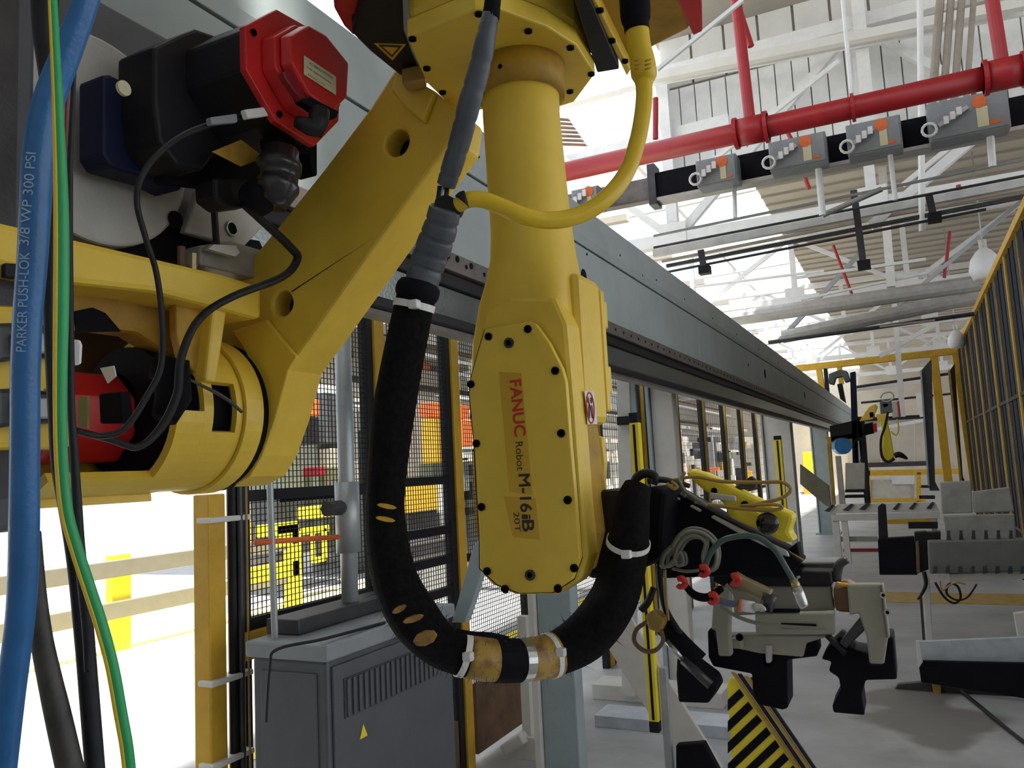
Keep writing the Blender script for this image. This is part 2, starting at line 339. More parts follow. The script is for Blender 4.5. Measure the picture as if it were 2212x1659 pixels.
for i,(px,py) in enumerate([(1520,565),(1858,500),(2015,450)]):
    c=at(px,py,Y=8.0); t=thing('pipe_hanger',['dark pipe clamp left of the conduit bunch','tall dark strut hanger crossing the conduit bunch','dark pipe clamp right of the tall strut'][i],'pipe hanger',c)
    h=.1 if i!=1 else .33
    link('strut',abar(B(),c+V((0,0,-h)),c+V((-.02,0,h*1.2)),.06,.04),DK,t); link('clamp',abox(B(),c+V((-.05,-.05,-h-.03)),c+V((.06,.05,-h+.05))),BLK,t)
# ------------------------------------------------------------------ GANTRY BEAM
bx=-1.3; ye=24.0
gb=thing('gantry_beam','long grey-blue robot gantry beam running the whole length of the cell','beam',(bx-.25,10,2.05))
y0=-1.5; cuts=[y0,1.345,5.87,12.2,ye]
for i in range(4):
    link('web_plate',abox(B(),(bx-.45,cuts[i]+(.006 if i else 0),2.33),(bx,cuts[i+1]-.006,2.645)),BEAM,gb,bev=.004)
for i,(a_,b_) in enumerate([(y0,2.95),(2.96,9.2),(9.21,ye)]):
    bm=B(); aprism(bm,[(bx-.45,a_,2.655),(bx,a_,2.655),(bx+.004,a_,2.70),(bx-.012,a_,2.865),(bx-.45,a_,2.865)],(0,b_-a_,0)); link('top_plate',bm,BEAM,gb,bev=.003)
link('seam_backing',abox(B(),(bx-.44,y0,2.3),(bx-.02,ye,2.8)),BLK,gb)
link('bearing_strip',abox(B(),(bx-.4,y0,2.265),(bx+.012,ye,2.328)),RAILG,gb,bev=.003)
link('linear_rail',abox(B(),(bx-.2,y0,2.215),(bx-.004,ye,2.263)),BLK,gb,bev=.006)
link('lower_plate',aprism(B(),[(bx-.02,y0,2.213),(bx-.03,y0,2.11),(bx-.1,y0,2.11),(bx-.1,y0,2.213)],(0,ye-y0,0)),mat('lower_plate_sheen',(.26,.28,.27),.22,metal=.7,var=.1),gb)
link('lower_rail',abox(B(),(bx-.06,y0,2.075),(bx+.005,ye,2.112)),BLK,gb,bev=.008)
link('bottom_flange',abox(B(),(bx-.065,y0,2.06),(bx-.006,ye,2.074)),RAILG,gb)
y=1.7
while y<16:
    bm=B(); disc(bm,(bx+.012,y,2.297),(1,0,0),.008,.002,8); link('rail_bolt',bm,BLKM,gb)
    y+= .13
for y,z,r in [(2.5,2.74,.006),(3.58,2.62,.006),(4.1,2.73,.006),(4.8,2.73,.006),(5.5,2.73,.006),(6.4,2.73,.007),(7.4,2.73,.007),(8.6,2.73,.008),(10,2.73,.01),(2.2,2.75,.006),(1.9,2.72,.005),(7.9,2.5,.012),(4.5,2.7,.008)]:
    bm=B(); disc(bm,(bx,y,z),(1,0,0),r,.004,8); link('plate_bolt',bm,BLKM,gb)
for y,z,rr in [(3.52,2.50,.035),(8.9,2.5,.05),(12.6,2.5,.05)]:
    bm=B(); disc(bm,(bx+.001,y,z),(1,0,0),rr,.002,18); link('lightening_hole',bm,BLKM,gb)
for k,px in enumerate((968,988,1018)):
    p=at(px,(552,560,575)[k],X=bx+.013); bm=B(); disc(bm,p,(1,0,0),.011,.002,12); link('mounting_hole',bm,BLKM,gb)
# ------------------------------------------------------------------ columns and braces under the beam
def hcol(label,x,y,w_,d_,m1,z1=2.26,brace=None):
    t=thing('support_column',label,'column',(x,y,0))
    link('shaft',abox(B(),(x-w_/2,y-d_/2,0),(x+w_/2,y+d_/2,z1)),m1,t,bev=.008)
    link('side_channel',abox(B(),(x-w_/2-.03,y-d_/2-.03,0),(x-w_/2-.003,y+d_/2,z1)),COLG,t,bev=.003); link('base_plate',abox(B(),(x-w_*.8,y-d_*.8,0),(x+w_*.8,y+d_*.8,.025)),m1,t,bev=.004)
    link('cap_plate',abox(B(),(x-w_*.7,y-d_*.7,z1-.02),(x+w_*.7,y+d_*.7,z1)),m1,t)
    return t
t=thing('support_column','blue-grey steel column standing behind the hose loop','column',(-1.62,3.7,0))
link('shaft',abox(B(),(-1.70,3.66,0),(-1.52,3.76,2.26)),COLG,t,bev=.006); link('side_channel',abox(B(),(-1.735,3.63,0),(-1.702,3.76,2.26)),COLW,t,bev=.003); link('base_plate',abox(B(),(-1.8,3.6,0),(-1.45,3.82,.02)),COLG,t)
hcol('white steel column right of the forearm, under the beam',-1.62,5.95,.17,.12,COLW)
hcol('white steel column beyond the yellow gripper arm',-1.62,11.9,.36,.3,COLW)
hcol('farthest support column beneath the end of the beam',-1.62,18.0,.3,.3,COLG)
def plate_brace(label,pts,Y,th,m):
    o=link('diagonal_brace',aprism(B(),pp(pts,Y=Y),(0,th,0)),m,bev=.004); return tag(o,label,'brace')
plate_brace('grey-green diagonal strut between mesh fence and hose loop',[(1022,1180),(1052,1140),(1052,1200),(1005,1345),(975,1345)],3.1,.05,COLG)
plate_brace('pale diagonal brace plate beside the stacked column, behind the gripper',[(1728,1003),(1790,1050),(1795,1098),(1780,1090),(1728,1045)],12.3,.12,mat('brace_tan_grey',(.30,.28,.22),.6))
plate_brace('large pale triangular foot brace behind the gripper',[(1270,1330),(1330,1275),(1400,1400),(1560,1659),(1540,1700),(1500,1700)],4.4,.03,COLW)
t=thing('column_foot','low white bracket foot beside the blue-grey column','bracket',(-1.9,3.9,0))
link('slant_bar',abar(B(),at(1092,1618,Y=4.0),at(1135,1590,Y=4.0),.09,.06),COLW,t,bev=.01); link('block',abox(B(),at(1115,1640,Y=4.0),at(1165,1595,Y=4.0)+V((0,.15,0))),COLW,t,bev=.005); 
link('post',abar(B(),at(1130,1330,Y=4.05),at(1145,1640,Y=4.05),.05,.05),COLW,t)
# striped safety light curtains
def curtain(label,pt,pb,Y,wd):
    a=at(*pb,Y=Y);b=at(*pt,Y=Y); b=V((a.x,a.y,b.z)); s=wd*Y*1.08/F
    t=thing('light_curtain',label,'light curtain',a)
    link('housing',abox(B(),a+V((-s/2,0,0)),b+V((s/2,s,0))),YELB,t,bev=.004); link('lens_strip',abox(B(),a+V((-s*.12,-.003,.01)),b+V((s*.12,0,-.01))),BLKM,t)
    link('end_cap',abox(B(),a+V((-s/2,-.002,-.05)),a+V((s/2,s,0))),BLK,t,bev=.004); link('end_cap',abox(B(),b+V((-s/2,-.002,0)),b+V((s/2,s,.05))),BLK,t,bev=.004)
    link('mounting_pole',abox(B(),V((a.x+s*.7,a.y+s*.5,0)),V((a.x+s*1.5,a.y+s*1.3,a.z+.25))),COND,t,bev=.004)
curtain('tall yellow light curtain with black lens strip behind the hose loop',(1378,912),(1412,1560),3.9,20)
curtain('distant slim yellow light curtain left of the far white column',(1680,950),(1696,1150),10.5,13)
t=thing('conduit_pole','white vertical pole with black coupling beneath the beam','pole',at(1352,1100,Y=5.4))
link('pole',abar(B(),at(1350,805,Y=5.4),at(1362,1500,Y=5.4),.09,.09),COLW,t); link('coupling',abar(B(),at(1352,900,Y=5.35),at(1353,918,Y=5.35),.10,.1),BLK,t); link('thin_rod',abar(B(),at(1366,805,Y=5.3),at(1372,905,Y=5.3),.03,.03),COLG,t)
# low plinth / far floor channels under the column
for i,(p,q,h) in enumerate([((1280,1510),(1400,1480),.10),((1285,1570),(1420,1545),.07)]):
    a=at(*p,Z=.0)
    tbox('floor_channel',(a.x,a.y,0),(a.x+.9,a.y+.25,h),LGRY if i else COLW,['pale floor channel behind the light curtain','low worn floor channel nearer the blue-grey column'][i],'channel')
# ------------------------------------------------------------------ LEFT MESH FENCE
FX=-2.32
def fence_bay(label,ya,yb,z0,z1,mids,mesh=True,px_=.024,xo=0.0,ypost=True,kick=None,bot=None,near=True):
    x=FX+xo; t=thing('mesh_fence_bay',label,'fence',(x,(ya+yb)/2,0))
    if near: link('post',abox(B(),(x-.03,ya,0),(x+.02,ya+.055,z1)),BLK,t,bev=.004)
    else: link('post',abox(B(),(x-.05,ya,0),(x-.02,ya+.04,z1)),COLW,t,bev=.004,label='white backing post')
    link('post',abox(B(),(x-.03,yb-.055,0),(x+.02,yb,z1)),BLK,t,bev=.004)
    if ypost: link('post',abox(B(),(x-.03,yb+.005,0),(x+.03,yb+.085,z1)),YEL2,t,bev=.004,label='yellow post')
    for z in mids+[z1-.04]: link('rail',abox(B(),(x-.02,ya+.055,z),(x+.015,yb-.055,z+.045)),BLK,t)
    if bot: link('yellow_rail',abox(B(),(x-.03,ya,bot-.105),(x+.03,yb,bot)),YEL2,t,bev=.004)
    if kick: link('kick_panel',abox(B(),(x-.01,ya+.055,.04),(x+.01,yb-.055,kick)),RUST,t)
    if mesh:
        bm=B(); r=.0016; y=ya+.06; zb=(bot or kick or z0)
        while y<yb-.06: abox(bm,(x-r,y-r,zb),(x+r,y+r,z1-.04)); y+=px_
        z=zb
        while z<z1-.04: abox(bm,(x-r+.002,ya+.055,z-r),(x+r+.002,yb-.055,z+r)); z+=px_
        tag(link('wire_mesh',bm,BLK,t),kind='stuff')
    return t
zt=2.75
fence_bay('black wire mesh fence bay directly behind the grey control cabinet',2.32,3.21,1.0,zt,[1.05,1.535],bot=1.05,ypost=True)
fence_bay('black wire mesh fence bay seen behind the braided hose',3.30,3.95,.3,zt,[.95,1.12,1.28,1.55],kick=.28,ypost=True,near=False)
fence_bay('mesh fence bay with rusty kick panel behind the hose loop',4.045,4.87,.3,zt,[1.1],kick=.42,ypost=False,near=False)
fence_bay('mesh fence bay just beyond the blue-grey column',4.95,6.3,.3,zt,[1.1],px_=.03)
ys=6.4
for i,l in enumerate(['seen through the gap right of the forearm','second past the forearm gap','third past the forearm gap','left of the far column','right of the far column','near the beam end','last before the end wall']):
    fence_bay('narrow framed fence bay '+l,ys,ys+1.2,.3,2.55+.0*i,[1.1],px_=.06 if i<3 else .12); ys+=1.32
# corner post of the fence
t=thing('fence_corner_post','yellow square fence post at the left edge of the mesh, with tied cables','fence post',(FX,2.2,0))
ptop=at(480,1066,X=FX).z
link('post',abox(B(),(FX-.045,2.155,0),(FX+.035,2.235,ptop)),YEL2,t,bev=.006)
for z in(1.47,.90,.62): link('cable_strap',abox(B(),(FX-.01,2.14,z),(FX+.06,2.34,z+.02)),TIE,t,bev=.004)
for k,(dx,dz,r) in enumerate([(.0,0,.018),(.02,.0,.012),(.035,0,.004)]):
    link('tied_cable',atube(B(),smooth_path([(V((FX+.03+dx,2.27+.02*k,z+.0)),r) for z in (0,.5,.9,1.3,1.7,2.2,2.7)],3),8),[BLK,DK,CBY][k],t,smooth=True)
t=thing('conduit_riser','fat white vertical conduit rising from the cabinet with red handle','conduit',at(757,1330,X=-2.05))
xx=-2.05; c0=at(757,1325,X=xx); 
link('pipe',abar(B(),(xx,c0.y,.8),(xx,c0.y,2.5),.068,seg=16),COND,t,smooth=True); link('elbow_fitting',abar(B(),(xx,c0.y,c0.z+.24),(xx,c0.y,c0.z+.52),.10,seg=16),COND,t,smooth=True,label='wider grey fitting')
link('valve_body',abar(B(),(xx+.0,c0.y-.13,c0.z+.42),(xx,c0.y,c0.z+.42),.06,seg=10),DK,t)
link('lever_handle',abar(B(),at(550,1172,X=xx),at(730,1160,X=xx),.02,.02,seg=8),ORG,t,smooth=True,label='long red handle')
t=pbar('conduit','thin white vertical conduit left of the fat riser','conduit',(582,1015),(594,1380),15,COND,X=-2.05,seg=12)
# ------------------------------------------------------------------ grey control cabinet
cx1=-1.78; A_=at(705,1430,X=cx1); yb_=2.97; xl=at(545,1405,Y=A_.y).x; zt_=A_.z
cb=thing('control_cabinet','dark grey control cabinet in front of the mesh fence','cabinet',((cx1+xl)/2,(A_.y+yb_)/2,0))
link('body',abox(B(),(xl,A_.y,0),(cx1,yb_,zt_)),CAB,cb,bev=.012)
link('top_cover',abox(B(),(xl-.02,A_.y-.015,zt_),(cx1+.015,yb_+.02,zt_+.055)),CABL,cb,bev=.008)
link('rear_shelf',abox(B(),(xl-.03,A_.y+.1,zt_+.055),(xl+.12,yb_,zt_+.11)),DK,cb,bev=.006)
link('door',abox(B(),(cx1,A_.y+.02,.05),(cx1+.012,yb_-.02,zt_-.02)),CAB,cb,bev=.004)
g=link('vent_grille',abox(B(),(cx1+.012,A_.y+.07,zt_-.20),(cx1+.016,A_.y+.66,zt_-.07)),CABD,cb)
for i in range(18): link('louvre',abox(B(),(cx1+.016,A_.y+.08+i*.032,zt_-.195),(cx1+.022,A_.y+.096+i*.032,zt_-.075)),CAB,g)
p=at(785,1580,X=cx1+.013); link('warning_sticker',aprism(B(),[p+V((0,-.022,-.02)),p+V((0,.022,-.02)),p+V((0,0,.025))],(.001,0,0)),YELB,cb,label='small yellow warning triangle')
link('side_panel',abox(B(),(xl+.04,A_.y-.006,.05),(cx1-.04,A_.y,zt_-.04)),CAB,cb,bev=.003)
hose('cable_on_cabinet',[(575,1560,5),(583,1440,6),(600,1402,7),(700,1380,7),(830,1345,7)],BLK,cb,X=-1.80)
# ------------------------------------------------------------------ bright aisle at far left: guard rails
def guard(label,X,ya,yb,zz,posts,m=MWHT,hw=.17):
    t=thing('guard_rail',label,'guard rail',(X,(ya+yb)/2,0))
    for z in zz: link('rail_beam',abox(B(),(X,ya,z-hw/2),(X+.05,yb,z+hw/2)),m,t,bev=.01)
    for y in posts: link('post',abox(B(),(X-.12,y-.11,0),(X-.005,y+.11,max(zz)+hw*.75)),YELB,t,bev=.01)
GR=mat('guard_rail_beige',(.17,.155,.125),.6,var=.05)
gx=-7.3; gy=at(265,1300,X=gx).y
guard('low beige double guard rail with yellow posts along the bright aisle',gx,1.0,8.2,[.83,.42],[gy,gy-2.75,gy+2.6],GR)
# ------------------------------------------------------------------ machinery beyond the mesh fence
def mach(name,label,cat,X,rects,th=.5,group=None,base=True):
    """rects: (part name, px0,py0,px1,py1,material,forward offset)"""
    ps=[at(r[1],r[2],X=X) for r in rects]; t=thing(name,label,cat,(X,ps[0].y,0),group)
    for r in rects:
        a=at(r[1],r[2],X=X);b=at(r[3],r[4],X=X); za,zb=max(a.z,b.z),min(a.z,b.z); d=r[6] if len(r)>6 else 0; thk=r[7] if len(r)>7 else th
        link(r[0],abox(B(),(X-thk+d,min(a.y,b.y),max(zb,.0)),(X+d,max(a.y,b.y),max(za,.02))),r[5],t,bev=.01)
    return t
mach('handrail','bright yellow handrail frame left of the fat conduit',"handrail",-6.6,[('top_rail',560,1135,645,1150,YELB,0,.06),('sign_board',600,1135,645,1175,YELB,0,.04),('mid_rail',535,1228,650,1242,YELB,0,.06),('post',630,1135,650,1305,YELB,0,.08)])
mach('handrail','thin yellow angled handrail behind the red handle',"handrail",-6.9,[('top_rail',655,1140,712,1148,YELB,0,.05),('post',700,1140,708,1205,YELB,0,.05),('lower_rail',680,1205,705,1212,YELB,0,.05),('post',676,1150,682,1215,YELB,0,.05)])
mach('handrail','yellow elevated beam right above the handrails',"handrail",-7.5,[('beam',665,1095,745,1112,YELB,0,.2),('post',735,1095,745,1190,YEL2,0,.08)])
mach('press_machine','dark blocky press machine left of the white conduit',"machine",-8.2,[('body',600,905,745,1075,MGRN),('head',680,850,745,960,CAB,.2),('gearbox',690,970,720,1010,MWHT,.35),('pale_panel',700,1000,742,1050,MGRY,.3),('red_cover',655,1010,670,1030,DRED,.3),('base',600,1075,745,1180,DK)])
mach('bulk_bin','orange bin on dark stand left of the white conduit',"bin",-7.4,[('bin',660,860,690,900,ORG),('stand',662,900,690,960,BLK)],th=.4)
mach('assembly_machine','grey machine with dark frame, behind the braided hose',"machine",-8.6,[('body',770,880,900,1060,MGRY),('dark_door',775,930,815,1060,BLK,.02),('hood',770,840,905,880,WHT,.1),('blue_unit',790,1010,800,1030,SKYB,.1),('base',770,1060,900,1200,MGRN)])
mach('control_booth','white sunlit booth with yellow door behind the hose',"booth",-7.2,[('wall',868,860,960,1060,MWHT),('yellow_door',920,880,950,1060,YELB,.02),('window_frame',890,870,900,1050,DUCT,.03),('plinth',868,1060,960,1090,MWHT)],th=.3)
mach('orange_robot','orange red machine with teal base right of the booth',"machine",-6.2,[('head',935,868,1015,905,ORG),('body',945,905,1010,965,ORG,.1),('yellow_panel',928,905,950,1000,YEL2,.1),('teal_base',935,1000,1015,1060,MGRN),('feet',940,1060,1010,1250,MGRY)],th=.25)
mach('yellow_cabinet','yellow wall cabinet with white side behind the hose',"cabinet",-5.8,[('body',885,1048,948,1100,YEL2),('white_side',948,1045,968,1105,MWHT,-.01),('legs',890,1100,960,1180,DK,-.05)],th=.2)
mach('wall_panel','beige low concrete panel behind the lower mesh',"panel",-5.2,[('panel',875,1190,972,1290,MGRY),('cap',875,1180,972,1190,DK,.02),('gap_cover',965,1225,975,1275,MWHT,.02)])
mach('storage_rack','beige storage rack with stacked shelves seen above the press machine',"rack",-9.5,[('shelf',735,700,1010,716,BEI,0,1.2),('shelf',735,752,1010,765,CONDB,0,1.2),('shelf',660,800,1010,815,BEI,0,1.2),('upright',860,690,868,900,CONDB,.05,.1),('upright',955,690,963,900,CONDB,.05,.1),('upright',765,690,773,900,CONDB,.05,.1),('carton',780,716,830,750,CBY,0,.6),('carton',880,720,940,750,MWHT,0,.6),('carton',880,775,930,800,ORG,0,.6)])
random.seed(11)
# cluttered shop beyond: racks, machines, pipes
pal=[MWHT,MGRY,MGRN,CAB,CBY,DK,COLW,BEI,DUCT,YEL2,ORG]
labs=[('tall grey machine','machine'),('pale boxed machine','machine'),('dark green machine','machine'),('stacked crates rack','rack'),('white electrical panel','panel')]
ORD='first second third fourth fifth sixth seventh eighth ninth tenth eleventh twelfth thirteenth fourteenth fifteenth sixteenth seventeenth eighteenth nineteenth twentieth'.split(); ORD+=['twenty-'+o for o in ORD[:9]]; cnt=[0,0,0]
n=0
for row,(X,y0_,y1_,st) in enumerate([(-10.5,10.6,36,1.3),(-14,14.5,46,1.8),(-5.9,14.5,34,.7)]):
    y=y0_
    while y<y1_:
        h=random.uniform(1.2,2.7); wd=random.uniform(.6,1.2); m1=random.choice(pal[:9]); kind=random.choice(labs); n+=1
        cn_={id(MWHT):'white',id(MGRY):'mid grey',id(MGRN):'green-grey',id(CAB):'dark grey',id(CBY):'tan',id(DK):'steel dark',id(COLW):'off-white',id(BEI):'beige',id(DUCT):'pale metal'}[id(m1)]
        oc=int((y-y0_)/1.0); t=thing('shop_machine',f"{'tall' if h>2 else 'low'} {cn_} machine in the {['middle','farthest','nearest'][row]} row past the aisle, {ORD[cnt[row]]} from the left",'machine',(X,y,0),'shop equipment beyond the fence'); cnt[row]+=1
        link('body',abox(B(),(X-.6,y,0),(X,y+wd,h)),m1,t,bev=.01)
        for k in range(5):
            yy=y+random.uniform(0,wd*.7); zz=random.uniform(.2,h-.3); link(random.choice(['door','control_panel','cover','duct']),abox(B(),(X,yy,zz),(X+random.uniform(.03,.4),yy+random.uniform(.1,.35),zz+random.uniform(.1,.5))),random.choice(pal),t)
        link('overhead_frame',abox(B(),(X-.1,y-.1,h+.25),(X,y+wd+.3,h+.33)),random.choice(pal[:9]),t); link('frame_post',abox(B(),(X-.1,y-.1,0),(X-.03,y-.03,h+.3)),random.choice(pal),t)
        y+=wd+.35+st*random.uniform(0,.3)
for i in range(7):
    z=2.7+.35*i; X=-7.6-.6*(i%3); t=link('overhead_conduit',abar(B(),(X,10+i*.6,z),(X,40,z),random.uniform(.06,.2),seg=8),[COND,BEI,DK,WHT2,RUST,COND,BEI][i]); tag(t,['thin grey','second lowest beige','third lowest dark','middle white','third highest rusty','second highest grey','highest beige'][i]+' conduit run high above the shop aisle past the mesh','conduit','conduit runs over the shop aisle')
for i in range(10):
    y=11.5+i*2.6; t=thing('shop_column',f'white building column with cross girder past the aisle, {ORD[i]} from the left','column',(-9.8,y,0),'building columns along the far aisle')
    link('shaft',abox(B(),(-9.9,y,0),(-9.7,y+.2,6)),WHT2,t,bev=.01); link('girder',abox(B(),(-18,y,4.3),(-5,y+.15,4.6)),WHT2,t); link('girder',abox(B(),(-18,y,5.3),(-3.5,y+.15,5.4)),BEI,t)
struct('wall_end',abox(B(),(-24,40,0),(14,40.2,5.5)),BEI)
bm=B(); 
# ------------------------------------------------------------------ FAR CROSS FRAME, RIGHT FENCE
RX=1.1
def P0(px,py,X=RX): return at(px,py,X=X)
RT=3.62
t=thing('fence_top_rail','yellow top rail of the tall right hand safety fence','rail',(RX,12,RT))
link('rail',abox(B(),(RX-.05,5.5,RT-.05),(RX+.05,18.6,RT+.03)),YEL2,t,bev=.006)
nm=['nearest','second','third','fourth','fifth','sixth']
for i in range(6):
    y=5.25+i*2.2
    t=thing('fence_panel_bay',f'tall dark panelled safety fence bay with yellow posts, {nm[i]} from the camera','fence',(RX,y,0),'bays of the tall dark fence')
    link('post',abox(B(),(RX-.03,y,0),(RX+.04,y+.045,RT-.05)),YEL2,t,bev=.004)
    link('post',abox(B(),(RX-.022,y+1.18,0),(RX+.03,y+1.21,RT-.05)),OCH,t)
    for k,(a_,b_) in enumerate([(.048,.418),(.422,.798),(.802,1.178),(1.212,1.538),(1.542,1.868),(1.872,2.198)]):
        link('panel',abox(B(),(RX-.01,y+a_,.05),(RX+.01,y+b_,RT-.06)),FPAN if k%3 else FPN2,t)
    for k in(.42,.80,1.54,1.87): link('mullion',abox(B(),(RX-.016,y+k-.012,0),(RX+.02,y+k+.012,RT-.05)),BLKM,t)
    for z in(.6,2.1): link('cross_rail',abox(B(),(RX-.02,y+.05,z),(RX-.011,y+2.2,z+.04)),BLK,t)
CYY=18.5
t=thing('cross_frame','yellow cross frame closing the far end of the robot cell','frame',(-.5,CYY,0))
zl=at(1730,790,Y=CYY).z; xl_=at(1700,792,Y=CYY).x
link('top_beam',abar(B(),at(1690,800,Y=CYY),at(2075,757,Y=CYY),.14,.14),YEL2,t,bev=.01)
for p,q,wd in [((2065,757),(2108,1060),.17),((2016,765),(2048,1040),.16),((1768,792),(1778,850),.12),((1812,785),(1818,830),.1)]:
    link('post',abar(B(),at(*p,Y=CYY),at(*q,Y=CYY),wd,.12),YEL2,t,bev=.01)
link('dark_post',abar(B(),at(1783,795,Y=CYY),at(1788,850,Y=CYY),.08),BLK,t)
t=thing('gate_panel','grey solid gate panel standing between the yellow frame posts','gate',at(2020,1060,Y=17.5))
link('panel',aprism(B(),pp([(1990,800),(2012,775),(2020,1040),(2030,1060),(2008,1060)],Y=17.5),(0,.08,0)),FPN2,t,bev=.01); link('frame_edge',abar(B(),at(1989,800,Y=17.45),at(2006,1050,Y=17.45),.03),COND,t)
t=thing('gate_panel','darker grey gate leaf with orange edge right of the yellow post','gate',at(2075,1060,Y=18.2))
link('panel',aprism(B(),pp([(2052,800),(2062,785),(2080,1030),(2090,1050),(2074,1050)],Y=18.2),(0,.08,0)),FPAN,t,bev=.01); link('frame_edge',abar(B(),at(2050,800,Y=18.1),at(2078,1060,Y=18.1),.04),OCH,t)
# far tan screen, rails and conveyor
def ybox(name,m,l,Y,th=.06,parent=None,bev=.005):
    return link(name,aprism(B(),pp(l,Y=Y),(0,th,0)),m,parent,bev=bev)
def rect(x0,y0,x1,y1,sk=0.0): return [(x0,y0),(x1,y0-sk*(x1-x0)),(x1,y1-sk*(x1-x0)),(x0,y1)]
t=thing('welding_screen','tan curtain screen behind the distant yellow robot','screen',at(1900,1000,Y=24))
for k in range(4): ybox('screen_sheet',BEI,rect(1868+k*36,908-k*2,1902+k*36,1000),24,.05,t)
ybox('top_rail',BLK,rect(1868,902,2012,910,.05),23.9,.08,t); ybox('base_rail',DK,rect(1868,1000,2012,1010,.03),23.9,.08,t)
t=thing('far_barrier','yellow railed barrier across the far end of the cell','barrier',at(1950,1060,Y=21))
for nme,r,m in [('top_rail',rect(1872,1016,2075,1028,.02),YEL2),('lower_rail',rect(1878,1078,2000,1086,.02),YEL2),('post',rect(1872,1010,1880,1090),YEL2),('post',rect(1980,1020,1990,1095),YEL2),('white_sheet',rect(1880,1036,1975,1078),MWHT),('paper_notice',rect(1926,1028,1975,1046),WHT2),('dark_slat',rect(1985,1048,2020,1054),BLK),('dark_slat',rect(1985,1070,2020,1078),BLK)]:
    ybox(nme,m,r,21 if m!=MWHT else 21.1,.06,t)
# far gantry robot on the same beam + hanging vertical mast
t=thing('gantry_carriage','dark far gantry carriage with green and black mast at the end of the beam','gantry carriage',at(1840,950,Y=14))
for nme,l,m in [('mast',[(1836,805),(1847,802),(1856,1010),(1842,1010)],BLU),('mast_foot',[(1850,900),(1866,900),(1880,1090),(1868,1090)],BLK),('carriage_plate',[(1792,920),(1860,905),(1862,945),(1795,955)],BLK),('motor',[(1858,918),(1885,912),(1888,935),(1860,942)],BLKM),('red_cap',[(1885,915),(1893,914),(1894,932),(1887,934)],RED),('yellow_base',[(1782,945),(1850,935),(1842,965),(1830,978),(1800,975)],OCH),('cable_chain',[(1790,808),(1815,798),(1830,802),(1836,822),(1825,825),(1820,812),(1805,815),(1800,830),(1790,828)],MGRN),('cable_chain',[(1808,830),(1818,828),(1826,870),(1815,862)],BLK),('silver_sleeve',[(1846,955),(1860,950),(1862,985),(1852,1010),(1846,990)],LGRY)]:
    ybox(nme,m,l,14,.25,t)
bm=B(); c=at(1815,964,Y=13.8); disc(bm,c,(.3,-1,0),.13,.2,18); link('blue_cap',bm,SKYB,t,smooth=False)
t=thing('distant_robot','small yellow robot arm hanging in the distance with black hose','robot',at(1915,1000,Y=13))
for nme,l,m in [('forearm',[(1900,908),(1916,906),(1924,940),(1932,985),(1926,998),(1910,996),(1905,970),(1908,940)],YELB),('upper_arm',[(1856,910),(1876,880),(1890,872),(1896,878),(1885,905)],YEL),('shoulder',[(1892,895),(1918,892),(1920,908),(1897,912)],YEL),('motor',[(1876,890),(1888,888),(1890,902),(1878,904)],RED),('motor',[(1905,872),(1918,870),(1920,878),(1908,882)],RED),('dark_mount',[(1900,868),(1925,860),(1930,890),(1902,895)],MGRN),('white_box',[(1925,868),(1938,866),(1942,900),(1928,903)],MWHT),('red_edge',[(1938,866),(1942,866),(1946,900),(1942,900)],RED)]:
    ybox(nme,m,l,13,.12,t,bev=.01)
hose('hose',[(1918,890,5),(1912,920,5),(1903,950,5),(1905,985,6),(1918,998,6),(1932,990,7)],BLK,t,Y=12.9,seg=8)
hose('yellow_cable',[(1938,905,3),(1941,925,3),(1936,940,3),(1924,932,3)],CABY,t,Y=12.9,seg=8)
hose('hose_coil',[(1902,860,3),(1908,850,3),(1925,848,3),(1930,860,3),(1915,868,3),(1903,862,3)],COND,t,Y=12.9,seg=8)
hose('tool_bundle',[(1932,985,10),(1942,982,13),(1955,988,8),(1960,992,4)],BLK,t,Y=12.9,seg=8)
# dark step posts around the far carriage
for lb,l,m,Y in [('dark narrow post of the far light curtain frame',[(1868,1010),(1876,1010),(1880,1090),(1872,1090)],BLK,12),('brown far post with orange foot under the beam end',[(1786,960),(1795,960),(1805,1090),(1797,1090)],CBY,13),
                 ('pale far post with yellow stripe under the beam end',[(1804,985),(1816,985),(1826,1090),(1813,1090)],MWHT,12.6)]:
    tag(ybox('thin_post',m,l,Y,.08),lb,'post')
t=thing('far_ladder_rack','far rack with two dark shelves behind the white frame','rack',at(1850,1080,Y=12.2))
for r in (rect(1825,1058,1870,1064,.02),rect(1825,1070,1870,1076,.02)): ybox('shelf',BLK,r,12.2,.2,t)
ybox('back_sheet',MWHT,rect(1826,1000,1868,1058),12.6,.03,t)
# yellow blocks behind the fence: yellow machine
mach('yellow_machine','bright yellow sunlit machine seen past the farthest column','machine',-3.6,[('body',1761,1005,1778,1040,YELB),('top',1764,975,1776,1005,YELB,-.1),('base',1764,1040,1780,1160,YEL2,-.05)])
# ------------------------------------------------------------------ WHITE TABLE FRAME and parts rack, mid right
TY=11.5
t=thing('roller_table','white steel table frame with pipe saddles on top','table',at(1900,1150,Y=TY))
ybox('top_plate',MWHT,[(1790,1110),(1808,1090),(2020,1085),(2030,1104)],TY,.10,t)
ybox('front_rail',COLW,[(1795,1112),(2030,1106),(2030,1120),(1797,1126)],TY-.02,.05,t)
for l in ([(1797,1126),(1812,1126),(1821,1222),(1806,1222)],[(1816,1120),(1830,1120),(1840,1218),(1826,1218)],[(2010,1118),(2022,1118),(2030,1210),(2018,1210)]): ybox('leg',MWHT,l,TY,.05,t)
for (x,y) in [(1790,1098),(1830,1096),(1865,1094),(1935,1094),(1970,1093),(2008,1092)]:
    s=10 if x<1900 else 7; ybox('saddle',DK,[(x-s,y+6),(x+s*.8,y-8),(x+s*1.4,y-6),(x+s*.2,y+8)],TY-.03,.03,t,bev=.002)
